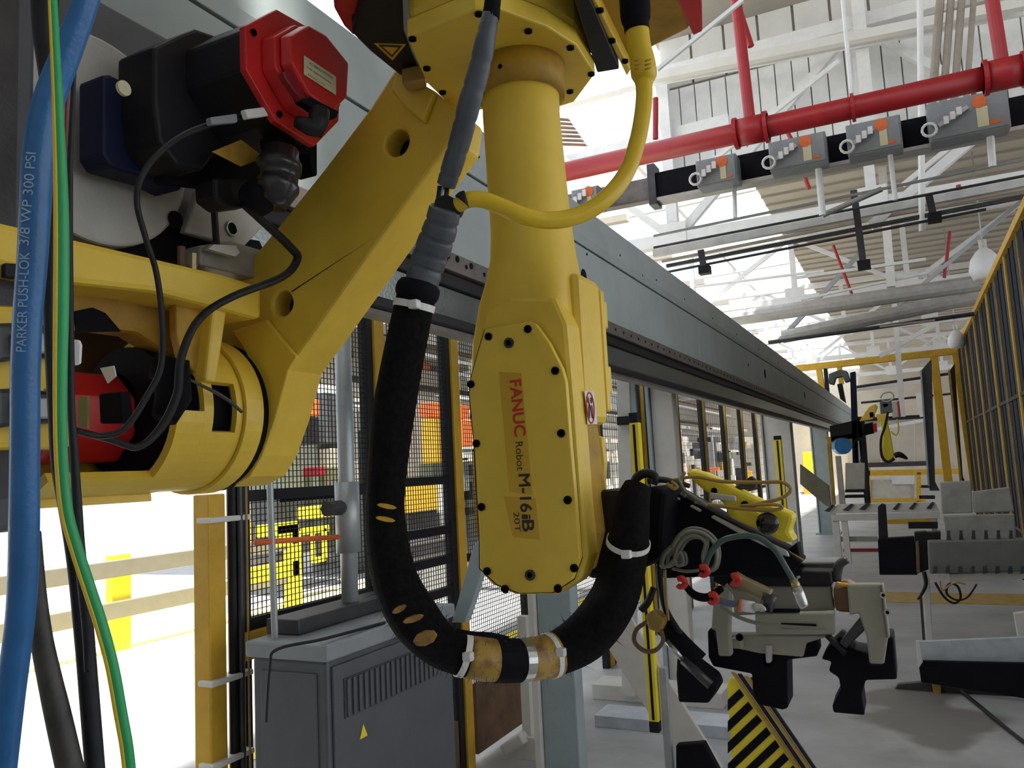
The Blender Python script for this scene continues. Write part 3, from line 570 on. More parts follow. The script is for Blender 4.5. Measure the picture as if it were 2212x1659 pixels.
ybox('yellow_shelf',YEL2,rect(1915,1118,2025,1132),TY+.6,.1,t); ybox('dark_tray',BLK,rect(1962,1128,2026,1142),TY-.1,.1,t); ybox('lower_shelf',MGRY,rect(1815,1160,1895,1170),TY+.1,.1,t)
DMY=7.5
t=thing('drive_unit','black motor drive unit at the left end of the comb bar','drive unit',at(1945,1200,Y=DMY))
for nme,l in [('upright_plate',[(1896,1095),(1905,1088),(1913,1092),(1918,1165),(1898,1165)]),('motor_body',[(1896,1165),(1975,1160),(1982,1242),(1900,1242)]),('mounting_plate',[(1975,1150),(2002,1148),(2006,1230),(1980,1240)]),('junction_box',[(2000,1150),(2032,1148),(2032,1166),(2002,1168)])]:
    ybox(nme,BLKM if 'body' in nme else BLK,l,DMY-.05 if 'body' in nme else DMY,.12,t)
ybox('bracket',RUST,[(1978,1170),(1985,1168),(1988,1236),(1980,1238)],DMY-.07,.02,t)
hose('drive_cable',[(1996,1235,9),(2000,1262,8),(1990,1285,6),(1982,1295,4)],BLK,t,Y=DMY-.08,seg=8)
bm=B(); 
t=thing('comb_bar','grey machine bar with upright pegs along both edges','comb bar',at(2110,1200,Y=7.3))
ybox('bar',mat('comb_bar_grey',(.15,.15,.14),.6),[(2004,1170),(2212,1165),(2232,1163),(2232,1232),(2212,1234),(2008,1240)],7.3,.16,t,bev=.01)
ybox('lower_ledge',COLW,[(2050,1240),(2232,1232),(2232,1250),(2050,1256)],7.34,.1,t)
for k in range(6):
    x=2049+k*27; ybox('peg',DK,[(x-5,1170),(x-3,1150),(x-4,1146),(x+4,1146),(x+3,1150),(x+6,1170)],7.38,.03,t,bev=.002)
for k in range(11):
    x=2020+k*27; ybox('lower_peg',DK,[(x-5,1240),(x-4,1224),(x+4,1222),(x+6,1238)],7.24,.02,t,bev=.002)
hose('coiled_cable',[(2020,1258,5),(2040,1290,5),(2062,1303,5),(2075,1290,5),(2068,1266,5),(2050,1262,5),(2045,1282,5),(2066,1296,4),(2090,1290,4),(2110,1262,4)],BLK,t,Y=7.3,seg=8)
hose('coiled_cable',[(2030,1255,4),(2035,1275,4),(2055,1262,4),(2070,1258,4),(2085,1262,4)],CBY,t,Y=7.24,seg=8)
for lb,l,Y,m in [('grey slotted backing panel with red marks, left half',[(2030,1042),(2098,1038),(2102,1108),(2034,1110)],8.0,MWHT),('grey slotted backing panel with a dark scratch, right half',[(2102,1062),(2182,1052),(2192,1105),(2104,1108)],8.0,MWHT),
    ('lower grey machine panel above the comb bar pegs',[(2036,1114),(2192,1110),(2196,1166),(2044,1168)],7.8,MWHT)]:
    tag(ybox('machine_panel',MGRY,l,Y,.06,bev=.01),lb,'panel')
t=thing('frame_leg','pale vertical leg under the comb bar','leg frame',at(2005,1400,Y=7.5)); ybox('tube_leg',COLW,[(1992,1250),(2008,1248),(2016,1400),(2002,1400)],7.5,.05,t); ybox('dark_edge',DK,[(1986,1290),(1992,1290),(2000,1400),(1994,1400)],7.52,.03,t)
t=thing('chip_trough','pale blue steel trough lying low at the right edge','trough',at(2100,1500,Y=6.25))
ybox('front_face',BLKM,[(1985,1440),(1994,1428),(2232,1434),(2232,1512),(1990,1474)],6.1,.04,t); 
ybox('tray_back',LGRY,[(1980,1385),(2232,1375),(2232,1432),(1992,1428),(1984,1440)],6.2,.03,t); ybox('side_lip',COLW,[(1978,1384),(1986,1384),(1994,1430),(1984,1445)],6.08,.03,t)
ybox('lower_sill',DK,[(1940,1478),(1990,1474),(2232,1512),(2232,1520),(1990,1496),(1930,1492)],6.2,.05,t); ybox('foot',CBY,[(2013,1476),(2032,1478),(2034,1505),(2018,1506)],6.15,.05,t); ybox('end_flange',COLW,[(2190,1325),(2230,1320),(2236,1380),(2200,1382)],6.25,.05,t)
hose('floor_cable',[(2060,1480,8),(2110,1520,8),(2170,1570,8),(2260,1640,8)],BLK,None,Z=.015,seg=8); tag(bpy.data.objects['floor_cable'],'black cable lying across the concrete at the right','cable')
# safety striped guard
Yg=3.3
sg=thing('striped_guard','yellow and black striped angled floor guard at the bottom right','guard',at(1640,1640,Y=Yg))
g0=[(1570,1480),(1578,1462),(1600,1470),(1944,1960),(1602,1960)]
ybox('guard_sheet',YELB,g0,Yg,.01,sg)
# diagonal black stripes clipped to the triangular sheet
def stripe_pts(y0):
    # stripe goes from left edge (x~1575,y0) up-right to the sloping right edge
    def right(y): return 1590+(y-1480)*.70
    xl=1572; sl=-.95
    out=[]
    def hit(yy):
        x=xl
        while x<1800 and x<right(yy+sl*(x-xl)): x+=1
        return x,yy+sl*(x-xl)
    a=hit(y0); b=hit(y0+24)
    return [(xl,y0),a,b,(xl,y0+24)]
for k in range(10):
    y=1512+k*46; ybox('black_stripe',BLKM,stripe_pts(y),Yg-.004,.003,sg,bev=0)
for k in range(4):
    x0=1578+k*14; y0=1452+k*4; ybox('edge_rail',CBY if k%2==0 else BLK,[(x0,y0),(x0+9,y0),(x0+9+342,y0+500),(x0+342,y0+500)],Yg-.02-.004*k,.012,sg,bev=.002)
ybox('dark_mat',BLKM,[(1460,1610),(1520,1605),(1570,1700),(1460,1700)],3.9,.05,sg)

# ------------------------------------------------------------------ ROBOT
def ahole(bm,outer,holes,vec):
    """plate with real holes"""
    ed=[]
    for lp in [outer]+holes:
        vs=[bm.verts.new(p) for p in lp]; ed+=[bm.edges.new((vs[i],vs[(i+1)%len(vs)])) for i in range(len(vs))]
    g=bmesh.ops.triangle_fill(bm,edges=ed,use_beauty=True); fs=[f for f in g['geom'] if isinstance(f,bmesh.types.BMFace)]
    e=bmesh.ops.extrude_face_region(bm,geom=fs); bmesh.ops.translate(bm,verts=[v for v in e['geom'] if isinstance(v,bmesh.types.BMVert)],vec=V(vec)); 
    return bm
def circ(c,u,v_,r,n=20): return [V(c)+V(u)*r*math.cos(2*math.pi*k/n)+V(v_)*r*math.sin(2*math.pi*k/n) for k in range(n)]
EX,EY,EZ=V((1,0,0)),V((0,1,0)),V((0,0,1))
def loft(bm,secs,seg=32,cap=True):
    """secs: (cx,cy,z,rx,ry,exponent)"""
    rs=[]
    for cx,cy,z,rx,ry,n in secs:
        r=[]
        for k in range(seg):
            a=2*math.pi*k/seg; c,s_=math.cos(a),math.sin(a); r.append(bm.verts.new((cx+rx*math.copysign(abs(c)**(2/n),c),cy+ry*math.copysign(abs(s_)**(2/n),s_),z)))
        rs.append(r)
    for a,b in zip(rs,rs[1:]):
        for k in range(seg): bm.faces.new((a[k],a[(k+1)%seg],b[(k+1)%seg],b[k]))
    if cap: bm.faces.new(rs[0][::-1]); bm.faces.new(rs[-1])
    return bm
rb=thing('industrial_robot','large yellow industrial robot arm hanging from the grey gantry beam, lettered forearm pointing down','robot',(-.9,1.2,1.6))
# --- forearm
FY=1.10
fa=None
secs=[]
for py,xl,xr,ex,f_ in [(150,1040,1207,2,1),(250,1043,1209,2,1),(400,1053,1224,2,1),(500,1060,1236,2,1),(560,1062,1243,2.3,1),(610,1056,1250,3,1.0),(660,1046,1255,4.5,.98),(740,1036,1266,7,.97),(800,1030,1272,8,.95)]:
    c=at((xl+xr)/2,py,Y=1.19); dep=(_m.transposed()@(c-CAM)).z; r=(xr-xl)/2*dep/F; secs.append((c.x,1.19,c.z,r*f_,min(r,.069),ex))
fa=link('forearm',loft(B(),secs,40),YEL,rb,smooth=True)
hs=[(1046,665),(1100,640),(1200,640),(1226,700),(1240,860),(1257,1090),(1268,1200),(1250,1255),(1200,1285),(1110,1285),(1060,1264),(1034,1236),(1030,1150),(1020,980),(1008,850),(1014,810),(1032,730)]
link('lower_housing',aprism(B(),pp(hs,Y=FY+.018),(0,.055,0)),YEL,rb,bev=.008)
up=[(1230,622),(1262,640),(1268,700),(1250,930),(1243,925),(1240,860),(1228,700)]
link('side_housing',abox(B(),(at(1160,700,Y=1.16).x,1.165,at(1160,925,Y=1.2).z),(at(1236,800,Y=1.12).x+.004,1.262,at(1160,612,Y=1.2).z)),YEL,rb,bev=.012)
link('side_cover',abox(B(),(at(1236,800,Y=1.12).x-.01,1.268,at(1160,900,Y=1.25).z),(at(1236,800,Y=1.12).x+.002,1.285,at(1160,640,Y=1.25).z)),YEL,rb,bev=.004)
for za,zb_ in((660,720),(800,860)): link('cover_lug',abox(B(),(at(1240,800,Y=1.12).x-.03,1.285,at(1160,zb_,Y=1.25).z),(at(1240,800,Y=1.12).x-.002,1.30,at(1160,za,Y=1.25).z)),YEL,rb,bev=.004)
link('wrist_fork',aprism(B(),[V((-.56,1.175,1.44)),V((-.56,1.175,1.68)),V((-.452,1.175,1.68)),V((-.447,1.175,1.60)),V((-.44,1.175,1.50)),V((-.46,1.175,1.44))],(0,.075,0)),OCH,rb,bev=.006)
link('fork_cheek',aprism(B(),pp([(1285,940),(1300,945),(1306,1000),(1302,1062),(1290,1062),(1288,1000)],Y=1.25),(0,.018,0)),YEL,rb,bev=.004)
# cover plate with bolts and lettering
cp=[(1047,711),(1144,694),(1157,700),(1186,740),(1214,796),(1222,825),(1232,960),(1243,1080),(1252,1205),(1235,1252),(1192,1280),(1120,1281),(1072,1262),(1036,1228),(1035,1150),(1024,960),(1013,850),(1017,815),(1032,760)]
link('cover_gasket',aprism(B(),pp([(x+ (3 if x>1140 else -1),y+1) for x,y in cp],Y=FY+.012),(0,.007,0)),BLKM,rb)
pl=link('cover_plate',aprism(B(),pp(cp,Y=FY),(0,.012,0)),YEL,rb,bev=.0015)
for px,py in [(1056,727),(1141,711),(1200,801),(1018,830),(1030,958),(1213,936),(1041,1095),(1227,1080),(1053,1234),(1092,1272),(1206,1271),(1241,1227)]:
    bolt(pl,at(px,py,Y=FY),(0,-1,0),.0062,t=.003)
for px,py in [(1100,741),(1146,1242)]: bolt(pl,at(px,py,Y=FY),(0,-1,0),.0082,DK,.003,name='pipe_plug')
for l in ([(1078,803),(1126,806),(1150,1070),(1100,1062)],[(1088,1072),(1156,1076),(1166,1166),(1108,1160)]):
    link('sticker',aprism(B(),pp(l,Y=FY-.0006),(0,.0008,0)),STK,pl,label='faded darker yellow sticker')
def lettering(txt,p0,p1,h,m,parent,up=EX,bold=.0,name='lettering',Y=FY-.0012,flip=1):
    cu=bpy.data.curves.new('t','FONT'); cu.body=txt; cu.extrude=.0
    ob=bpy.data.objects.new('t',cu); COL.objects.link(ob); dg=bpy.context.evaluated_depsgraph_get(); dg.update(); me=bpy.data.meshes.new_from_object(ob.evaluated_get(dg))
    bm=B(); bm.from_mesh(me); bpy.data.objects.remove(ob); bpy.data.meshes.remove(me)
    xs=[v.co.x for v in bm.verts]; ys=[v.co.y for v in bm.verts]; x0,x1,y0,y1=min(xs),max(xs),min(ys),max(ys); d=V(p1)-V(p0); L=d.length; d.normalize(); u=(up-d*up.dot(d)).normalized()
    for v in bm.verts: v.co=V(p0)+d*((v.co.x-x0)/(x1-x0)*L)+u*((v.co.y-y0)/(y1-y0)*h)
    if bold:
        src=bm.copy(); me2=bpy.data.meshes.new('t2'); src.to_mesh(me2); src.free()
        for k,(a_,b_) in enumerate([(1,0),(0,1),(-1,0),(0,-1),(.7,.7),(-.7,.7),(.7,-.7),(-.7,-.7)]):
            n0=len(bm.verts); bm.from_mesh(me2); bm.verts.ensure_lookup_table(); off=(d*a_+u*b_)*h*bold*2.2+d.cross(u)*.00002*(k+1)
            for v in bm.verts[n0:]: v.co+=off
        bpy.data.meshes.remove(me2)
    return link(name,bm,m,parent)
sc=1.24/F
def T(txt,a,b,hpx,m,bold=0): lettering(txt,at(*a,Y=FY-.0012),at(*b,Y=FY-.0012),hpx*sc,m,pl,bold=bold)
T('FANUC',(1101,823),(1112,943),26,REDT,.014)
T('Robot',(1113,955),(1117,1017),17,BLKT,0)
T('M-16',(1120,1025),(1125,1106),26,BLKT,.014)
T('i',(1127,1110),(1127,1122),20,BLKT,.0)
T('B',(1128,1124),(1129,1148),26,BLKT,.014)
T('20T',(1109,1106),(1113,1150),13,BLKT,0)
# foot warning sticker on the side housing (+X face)
sx=at(1236,800,Y=1.12).x+.0045
def sp(l): return pp(l,X=sx)
stk=link('no_step_sticker',aprism(B(),sp([(1262,844),(1282,845),(1290,916),(1269,917)]),(.0006,0,0)),WHT2,rb,label='white sticker with red ring over two dark footprints')
c_=at(1275,881,X=sx+.001); bm=B(); atube(bm,[(V((sx+.001,c_.y+.0165*math.cos(a*.349),c_.z+.024*math.sin(a*.349))),.0013) for a in range(19)],6,cap=False); link('red_ring',bm,REDT,stk)
for dy in(-.006,.007):
    bm=B(); aprism(bm,[V((sx+.001,c_.y+dy+.0042*math.cos(a*.628),c_.z-.006+.011*math.sin(a*.628))) for a in range(10)],(.0005,0,0)); aprism(bm,[V((sx+.001,c_.y+dy-.001+.0038*math.cos(a*.628),c_.z+.012+.005*math.sin(a*.628))) for a in range(10)],(.0005,0,0)); link('footprint',bm,BLKT,stk)
link('red_slash',abar(B(),(sx+.0017,c_.y-.012,c_.z+.017),(sx+.0017,c_.y+.012,c_.z-.017),.0012,.002),REDT,stk)
# --- elbow housing
Zf=2.28
hx=[(879,80),(1027,21),(1078,19),(1183,58),(1246,98),(1286,160),(1240,221),(1208,231),(985,240),(922,180),(897,125)]
P3=pp(hx,Z=Zf)
eh=link('elbow_flange',aprism(B(),P3,(0,0,.03)),YEL,rb,bev=.003)
cc=sum(P3,V())/len(P3)
body=[cc+(p-cc)*.985+V((0,0,.031)) for p in P3]
link('elbow_housing',aprism(B(),body,(0,.02,.42),1.04),YEL,rb,bev=.012)
for px,py in [(891,82),(922,146),(956,198),(1034,28),(1141,65),(1232,101),(1123,126),(1210,152),(1277,158),(1231,196),(1172,140)]:
    bolt(eh,at(px,py,Z=Zf),(0,0,-1),.0062,t=.004)
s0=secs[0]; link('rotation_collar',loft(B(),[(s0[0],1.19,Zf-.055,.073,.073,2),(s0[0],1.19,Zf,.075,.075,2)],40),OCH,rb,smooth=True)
for a in(-2.6,-2.35,-2.1,-1.6): bolt(rb,V((s0[0]+.0735*math.cos(a),1.19+.0735*math.sin(a),Zf-.03)),(math.cos(a),math.sin(a),0),.004,t=.001,name='tapped_hole')
link('housing_boss',aprism(B(),circ(at(1140,15,Z=2.36)+V((0,.05,0)),EX,EZ,.06,20),(0,-.03,0)),YEL,rb,bev=.006)
# right hand motor plates
def up_(n,l,z,h,m,**k): return link(n,aprism(B(),pp(l,Z=z),(0,0,h)),m,rb,**k)
up_('motor_flange',[(1230,-30),(1290,158),(1338,150),(1262,-30)],2.30,.3,BLK,bev=.003)
pe=up_('connector_plate',[(1258,-30),(1354,165),(1362,152),(1272,-30)],2.31,.3,YEL,bev=.002)
for px,py in((1290,20),(1316,86),(1344,130)): bolt(pe,at(px+6,py,Z=2.309),(0,0,-1),.006)
cbx=up_('connector_box',[(1276,-30),(1360,132),(1420,96),(1488,62),(1496,-30)],2.335,.25,OCH,bev=.004)
up_('motor_cap',[(1450,-30),(1497,78),(1518,68),(1516,-30)],2.33,.22,RED,bev=.003)
# left elbow motor
up_('elbow_motor',[(760,72),(800,112),(862,162),(925,184),(892,120),(874,72),(868,-40),(790,-40)],2.335,.2,BLK,bev=.004)
mc=up_('elbow_motor_cap',[(716,-50),(722,22),(742,58),(764,80),(812,58),(866,22),(868,-50)],2.36,.2,RED,bev=.006)
up_('cap_hub',[(722,-60),(734,22),(768,34),(835,22),(852,0),(850,-60)],2.35,.02,RED,bev=.004)
ws=up_('warning_triangle',[(808,94),(877,96),(848,131)],2.334,.001,YEL2); link('triangle_inner',aprism(B(),pp([(818,98),(868,100),(847,124)],Z=2.3325),(0,0,.001)),BLKT,ws); link('triangle_symbol',aprism(B(),pp([(826,101),(860,103),(847,119)],Z=2.332),(0,0,.0006)),YEL2,ws)
up_('motor_bracket',[(868,182),(880,199),(922,190),(918,172)],2.30,.03,CBY,bev=.003)
# --- upper arm with real holes
ua=[(853,148),(938,196),(985,236),(977,300),(930,365),(830,505),(700,690),(622,800),(594,905),(566,985),(540,1030),(500,1052),(455,1045),(425,900),(455,740),(500,610),(600,490),(700,365),(800,232)]
AY=1.22; hl=[]
for px,py,rx,n_ in((857,308,.026,24),(610,655,.0255,24),(595,783,.009,14)):
    c=at(px,py,Y=AY); hl.append(circ(c,EX,EZ,rx,n_))
uo=link('upper_arm',ahole(B(),pp(ua,Y=AY),hl,(0,.105,0)),YEL,rb,bev=.006)
for lp in hl: link('hole_lining',aprism(B(),[p+V((0,.05,0)) for p in lp],(0,.03,0),.9),BLKM,uo)
link('cast_step',aprism(B(),pp([(845,196),(858,150),(938,196),(913,262),(880,236)],Y=AY-.016),(0,.015,0)),YEL,uo,bev=.003)
link('lower_cheek',aprism(B(),pp([(575,690),(640,770),(622,800),(594,905),(566,985),(540,1030),(505,1052),(535,990),(556,900),(552,820),(530,760),(500,715)],Y=AY-.012),(0,.011,0)),YEL,uo,bev=.003)
# --- shoulder drum, axis along the beam
DC=V((-1.268,0,1.742)); DR=.155
def drum(bm,y0,y1,a0,a1,r0,r1,n=48):
    ns=max(6,int(n*abs(a1-a0)/6.28)); st=[]
    for k in range(ns+1):
        a=a0+(a1-a0)*k/ns; st.append([bm.verts.new((DC.x+r*math.cos(a),y,DC.z+r*math.sin(a))) for y,r in((y0,r0),(y1,r0),(y1,r1),(y0,r1))])
    for a,b in zip(st,st[1:]):
        for j in range(4): bm.faces.new((a[j],b[j],b[(j+1)%4],a[(j+1)%4]))
    bm.faces.new(st[0]); bm.faces.new(st[-1][::-1]); return bm
full=(-math.pi,math.pi-.001)
link('bearing_ring',drum(B(),1.185,1.219,*full,DR-.05,DR-.004),BLKM,rb,smooth=False)
link('shoulder_drum',drum(B(),1.145,1.19,*full,DR-.06,DR),YEL,rb)
link('shoulder_drum',drum(B(),1.05,1.143,-math.pi,-.30,DR-.02,DR-.008),YEL,rb)
link('shoulder_drum',drum(B(),1.05,1.143,.34,math.pi,DR-.02,DR-.008),YEL,rb)
link('drum_land',drum(B(),1.05,1.072,-.3,.34,DR-.02,DR-.008),YEL,rb); link('drum_land',drum(B(),1.128,1.143,-.3,.34,DR-.02,DR-.008),YEL,rb)
xb_c=[(150,655),(400,655),(385,960),(300,1010),(165,1010)]
link('cavity_back',aprism(B(),pp(xb_c,X=-1.40),(-.02,0,0)),mat('cavity_brown',(.10,.06,.02),.8),rb)
link('inner_drum',drum(B(),1.05,1.14,*full,DR-.07,DR-.035),BLKM,rb)
link('lower_shell',drum(B(),.99,1.048,-math.pi,-.05,DR-.022,DR-.006),YEL,rb)
link('lower_shell',drum(B(),.80,.99,-math.pi,-.95,DR-.022,DR-.006),YEL,rb)
link('shell_lip',drum(B(),.80,1.05,-2.3,-1.5,DR-.006,DR+.008),YEL,rb)
link('drum_back',drum(B(),1.0,1.05,*full,0.001,DR-.036),BLKM,rb)
for px,py in((540,650),):pass
# shoulder motor inside the drum
c=DC+V((-.045,.86,0)); om=link('shoulder_motor',aprism(B(),[c+V((.085*math.cos(.39+k*.785),0,.085*math.sin(.39+k*.785)-.01)) for k in range(8)],(0,.14,0)),RED,rb,bev=.006)
link('motor_hub',aprism(B(),[c+V((.055*math.cos(.39+k*.785),-.014,.055*math.sin(.39+k*.785)-.01)) for k in range(8)],(0,.014,0)),RED,om,bev=.004)
link('motor_socket',aprism(B(),pp([(212,850),(258,845),(265,900),(262,915),(215,915)],Y=.83),(0,.02,0)),BLKM,om,bev=.003)
link('green_label',aprism(B(),pp([(168,858),(188,855),(188,925),(168,920)],Y=.84),(0,.004,0)),mat('label_olive',(.28,.30,.10),.6),om); link('tape_flag',aprism(B(),pp([(216,795),(245,790),(250,812),(232,828)],Y=.83),(0,.002,0)),WHT2,om)
link('motor_can',aprism(B(),circ(c+V((.01,.14,0)),EX,EZ,.075,20),(0,.1,0)),BLK,rb)
# --- base casting
def yb2(n,l,Y,th,m,**k): return link(n,aprism(B(),pp(l,Y=Y),(0,th,0)),m,rb,**k)
def xb(n,l,X,th,m,**k): return link(n,aprism(B(),pp(l,X=X),(th,0,0)),m,rb,**k)
xb('base_ledge',[(-60,470),(0,478),(160,515),(485,592),(566,618),(566,690),(540,684),(485,668),(330,630),(155,612),(-60,560)],-1.10,-.12,YEL,bev=.01)
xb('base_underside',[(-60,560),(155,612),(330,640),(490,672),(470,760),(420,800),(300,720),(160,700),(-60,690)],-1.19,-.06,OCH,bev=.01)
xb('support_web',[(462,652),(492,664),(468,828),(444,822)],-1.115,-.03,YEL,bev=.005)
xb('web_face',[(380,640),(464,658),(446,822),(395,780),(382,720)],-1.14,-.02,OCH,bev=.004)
xb('dark_opening',[(162,672),(200,664),(228,676),(262,716),(166,718)],-1.185,-.004,BLKM)
xb('side_block',[(-60,655),(100,662),(160,690),(168,960),(150,968),(-60,972)],-1.12,-.14,YEL,bev=.01)
for y_ in(745,885):
    cb2=xb('multipin_connector',[(-40,y_-40),(0,y_-42),(28,y_-38),(118,y_-36),(118,y_+30),(28,y_+34),(-40,y_+44)],-1.115,.035,DK,bev=.006)
    link('connector_shell',aprism(B(),pp([(30,y_-24),(118,y_-24),(118,y_+20),(30,y_+20)],X=-1.075),(.012,0,0)),COND,cb2,bev=.003)
    for q in(40,100):
        link('latch',aprism(B(),pp([(q-8,y_-46),(q+8,y_-46),(q+8,y_-36),(q-8,y_-36)],X=-1.078),(.015,0,0)),STEEL,cb2,bev=.002)
xb('upper_socket',[(0,570),(28,572),(28,605),(0,602)],-1.095,.012,BLK,bev=.003)
# turntable disc on the beam face, grey bracket, gearbox
link('turntable_disc',aprism(B(),circ((-1.205,.905,2.208),EY,EZ,.186,48),(-.05,0,0)),SILV,rb,bev=.006)
link('mounting_plate',abox(B(),(-1.299,.35,1.9),(-1.258,1.18,2.50)),CAB,rb,bev=.006)
xb('dark_base_rim',[(150,470),(200,520),(300,560),(480,600),(580,560),(560,520),(430,500),(150,460)],-1.235,-.02,BLKM)
hp=[(415,412),(470,425),(530,448),(556,492),(512,538),(480,532),(385,505)]
gp=xb('grey_bracket',hp,-1.21,.018,SILV,bev=.004)
def bx_hole(px,py,X,r,par): 
    bm=B(); disc(bm,at(px,py,X=X),(1,0,0),r,.003,18); o=link('bracket_hole',bm,BLKM,par); return o
bx_hole(501,494,-1.191,.0125,gp); 
bm=B(); atube(bm,[(at(501,494,X=-1.189)+V((0,.014*math.cos(a*.349),.014*math.sin(a*.349))),.0025) for a in range(19)],6,cap=False); link('bush_ring',bm,STEEL,gp,smooth=True)
bx_hole(378,474,-1.203,.016,rb)
xb('clamp_block',[(432,530),(500,520),(584,545),(584,606),(560,603),(432,572)],-1.16,-.04,MGRY,bev=.004)
bk=link('l_bracket',abar(B(),at(462,445,X=-1.15),at(468,535,X=-1.15),.012,.006),DK,rb); link('l_bracket_foot',aprism(B(),pp([(452,530),(500,533),(508,548),(498,556),(440,540)],X=-1.14),(.012,0,0)),WHT,rb)
for px,py in((418,570),(392,555)):
    bm=B(); p=at(px,py-22,X=-1.12); q=at(px,py+22,X=-1.12); abar(bm,p,q,.014,seg=6); abar(bm,q,q-V((0,0,.006)),.009,seg=10); link('brass_fitting',bm,BRASS if px>400 else RUST,rb)
xb('gearbox_cover',[(168,182),(185,180),(250,212),(250,172),(300,180),(300,330),(500,372),(515,385),(500,395),(420,400),(345,402),(343,424),(330,425),(290,405),(185,376),(168,350)],-1.18,.06,BLU,bev=.006)
xb('gearbox_block',[(252,132),(310,105),(344,92),(395,108),(405,140),(405,330),(360,390),(300,380),(262,330),(252,250)],-1.13,.09,BLK,bev=.006)
bm=B(); disc(bm,at(264,192,X=-1.06),(1,0,0),.012,.006,20); link('yellow_cap',bm,PAPER,rb)
# J1 motor pointing away from the beam
mo=[(530,55),(598,20),(660,55),(738,150),(732,262),(680,316),(596,262),(532,150)]
MX=-.90
mP=pp(mo,X=MX); mcn=sum(mP,V())/8
link('motor_body',aprism(B(),[mcn+(p-mcn)*.96-V((.012,0,0)) for p in mP],(-.215,0,0)),BLK,rb,bev=.008)
rf=link('motor_end_cap',aprism(B(),mP,(-.014,0,0)),RED,rb,bev=.002)
link('cap_body',aprism(B(),[mcn+(p-mcn)*.74+V((0,.004,0)) for p in mP],(.028,0,0),.97),RED,rf,bev=.003)
link('cap_face',aprism(B(),[mcn+(p-mcn)*.66+V((.029,.006,.004)) for p in mP],(.022,0,0),.94),RED,rf,bev=.004)
link('cap_recess',aprism(B(),[q+V((.0,0,0)) for q in pp([(600,160),(640,145),(662,205),(640,222),(605,175)],X=MX+.031)],(.012,0,0)),DRED,rf,bev=.002)
for k in(0,2,4,6):
    q=mcn+(mP[k]-mcn)*.86; bolt(rf,q,(1,0,0),.006)
LX=MX+.0525
lb_=link('name_plate',aprism(B(),pp([(656,120),(725,166),(725,206),(656,161)],X=LX),(.001,0,0)),PAPER,rf,label='cream label plate with small print')
def tl(txt,x0,y0,x1,y1,h):
    lettering(txt,at(x0,y0,X=LX+.0014),at(x1,y1,X=LX+.0014),h,BLKT,lb_,up=EZ,name='small_print')
tl('AC SERVO MOTOR',668,138,718,171,.0045); tl('TYPE A06B-0235-B605',662,146,715,181,.0028); tl('FANUC LTD',666,163,702,186,.0035)
link('gland_base',aprism(B(),pp([(634,224),(652,214),(716,246),(706,262),(684,256)],X=-.86),(.018,0,0)),BLKM,rf,bev=.002)
link('cable_gland',atube(B(),[(at(690,238,X=-.835),.017),(at(688,262,X=-.835),.017),(at(680,276,X=-.84),.019),(at(668,274,X=-.845),.015),(at(655,268,X=-.85),.013),(at(640,262,X=-.86),.010)],16),RUB,rf,smooth=True)
link('gearbox_underside',aprism(B(),pp([(300,300),(560,300),(572,338),(530,398),(440,412),(330,400)],X=-1.13),(.03,0,0)),BLKM,rb,bev=.006)
pc=link('power_connector',atube(B(),[(at(606,325,X=-.93),0.0312),(at(604,352,X=-.93),0.0338),(at(603,353,X=-.93),0.0390),(at(602,372,X=-.93),0.0390),(at(602,373,X=-.93),0.0338),(at(600,400,X=-.93),0.0338),(at(599,401,X=-.93),0.0377),(at(598,410,X=-.93),0.0377),(at(597,425,X=-.93),0.0286),(at(592,440,X=-.93),0.0234)],20),mat("gloss_rubber",(.03,.03,.035),.22,var=.1),rb,smooth=True)
link('connector_shoulder',aprism(B(),pp([(560,300),(650,318),(650,390),(640,388),(632,340),(560,325)],X=-.97),(.04,0,0)),BLKM,rb,bev=.004)
link('connector_body',atube(B(),[(at(600,420,X=-.96),.02),(at(560,430,X=-.96),.03),(at(535,415,X=-.96),.022)],14),BLKM,rb,smooth=True)
link('lower_connector',aprism(B(),pp([(418,395),(500,400),(505,455),(450,462),(420,440)],X=-1.08),(.05,0,0)),BLK,rb,bev=.006)
link('square_label',aprism(B(),pp([(457,328),(520,302),(570,340),(520,360)],X=-.985),(.001,0,0)),OCH,rb,label='ochre square label on the motor underside')
# cables of the motor
h1,_=hose('encoder_cable',[(692,268,20),(664,262,17),(630,250,14),(565,246,13),(480,262,13),(400,290,13),(340,335,13),(305,385,13),(296,440,13),(315,515,13),(338,590,13),(350,690,13),(348,790,13),(318,855,13),(270,925,14),(215,942,14),(165,930,14)],RUB,None,X=-.93,label='thin black motor cable with grey and white markers looping down beside the drum'); h1['category']='cable'
for l,m in (([(443,257),(500,249),(502,268),(446,273)],CABL),([(518,240),(572,233),(580,252),(524,260)],WHT2)):
    link('cable_marker',aprism(B(),pp(l,X=-.92),(.012,0,0)),m,h1,bev=.002)
h2,_=hose('power_cable',[(525,440,18),(570,480,19),(628,535,19),(642,560,18),(610,598,17),(500,642,17),(430,690,17),(392,770,18),(383,850,19),(350,920,18),(300,965,16),(240,950,16),(165,930,15)],RUB,None,X=-1.02,label='thicker black motor cable curling under the connector toward the red motor'); h2['category']='cable'
link('cable_loom',atube(B(),[(at(330,790,X=-1.08),.02),(at(370,800,X=-1.06),.032),(at(375,860,X=-1.06),.028),(at(355,905,X=-1.06),.02)],12),BLKM,rb,smooth=True)
hz,_=hose('cable_tie_strap',[(400,815,6),(440,835,7),(470,850,9),(500,870,8),(522,890,7)],DK,None,X=-1.10); tag(hz,'thin grey strap crossing from the loom into the drum slot','strap')
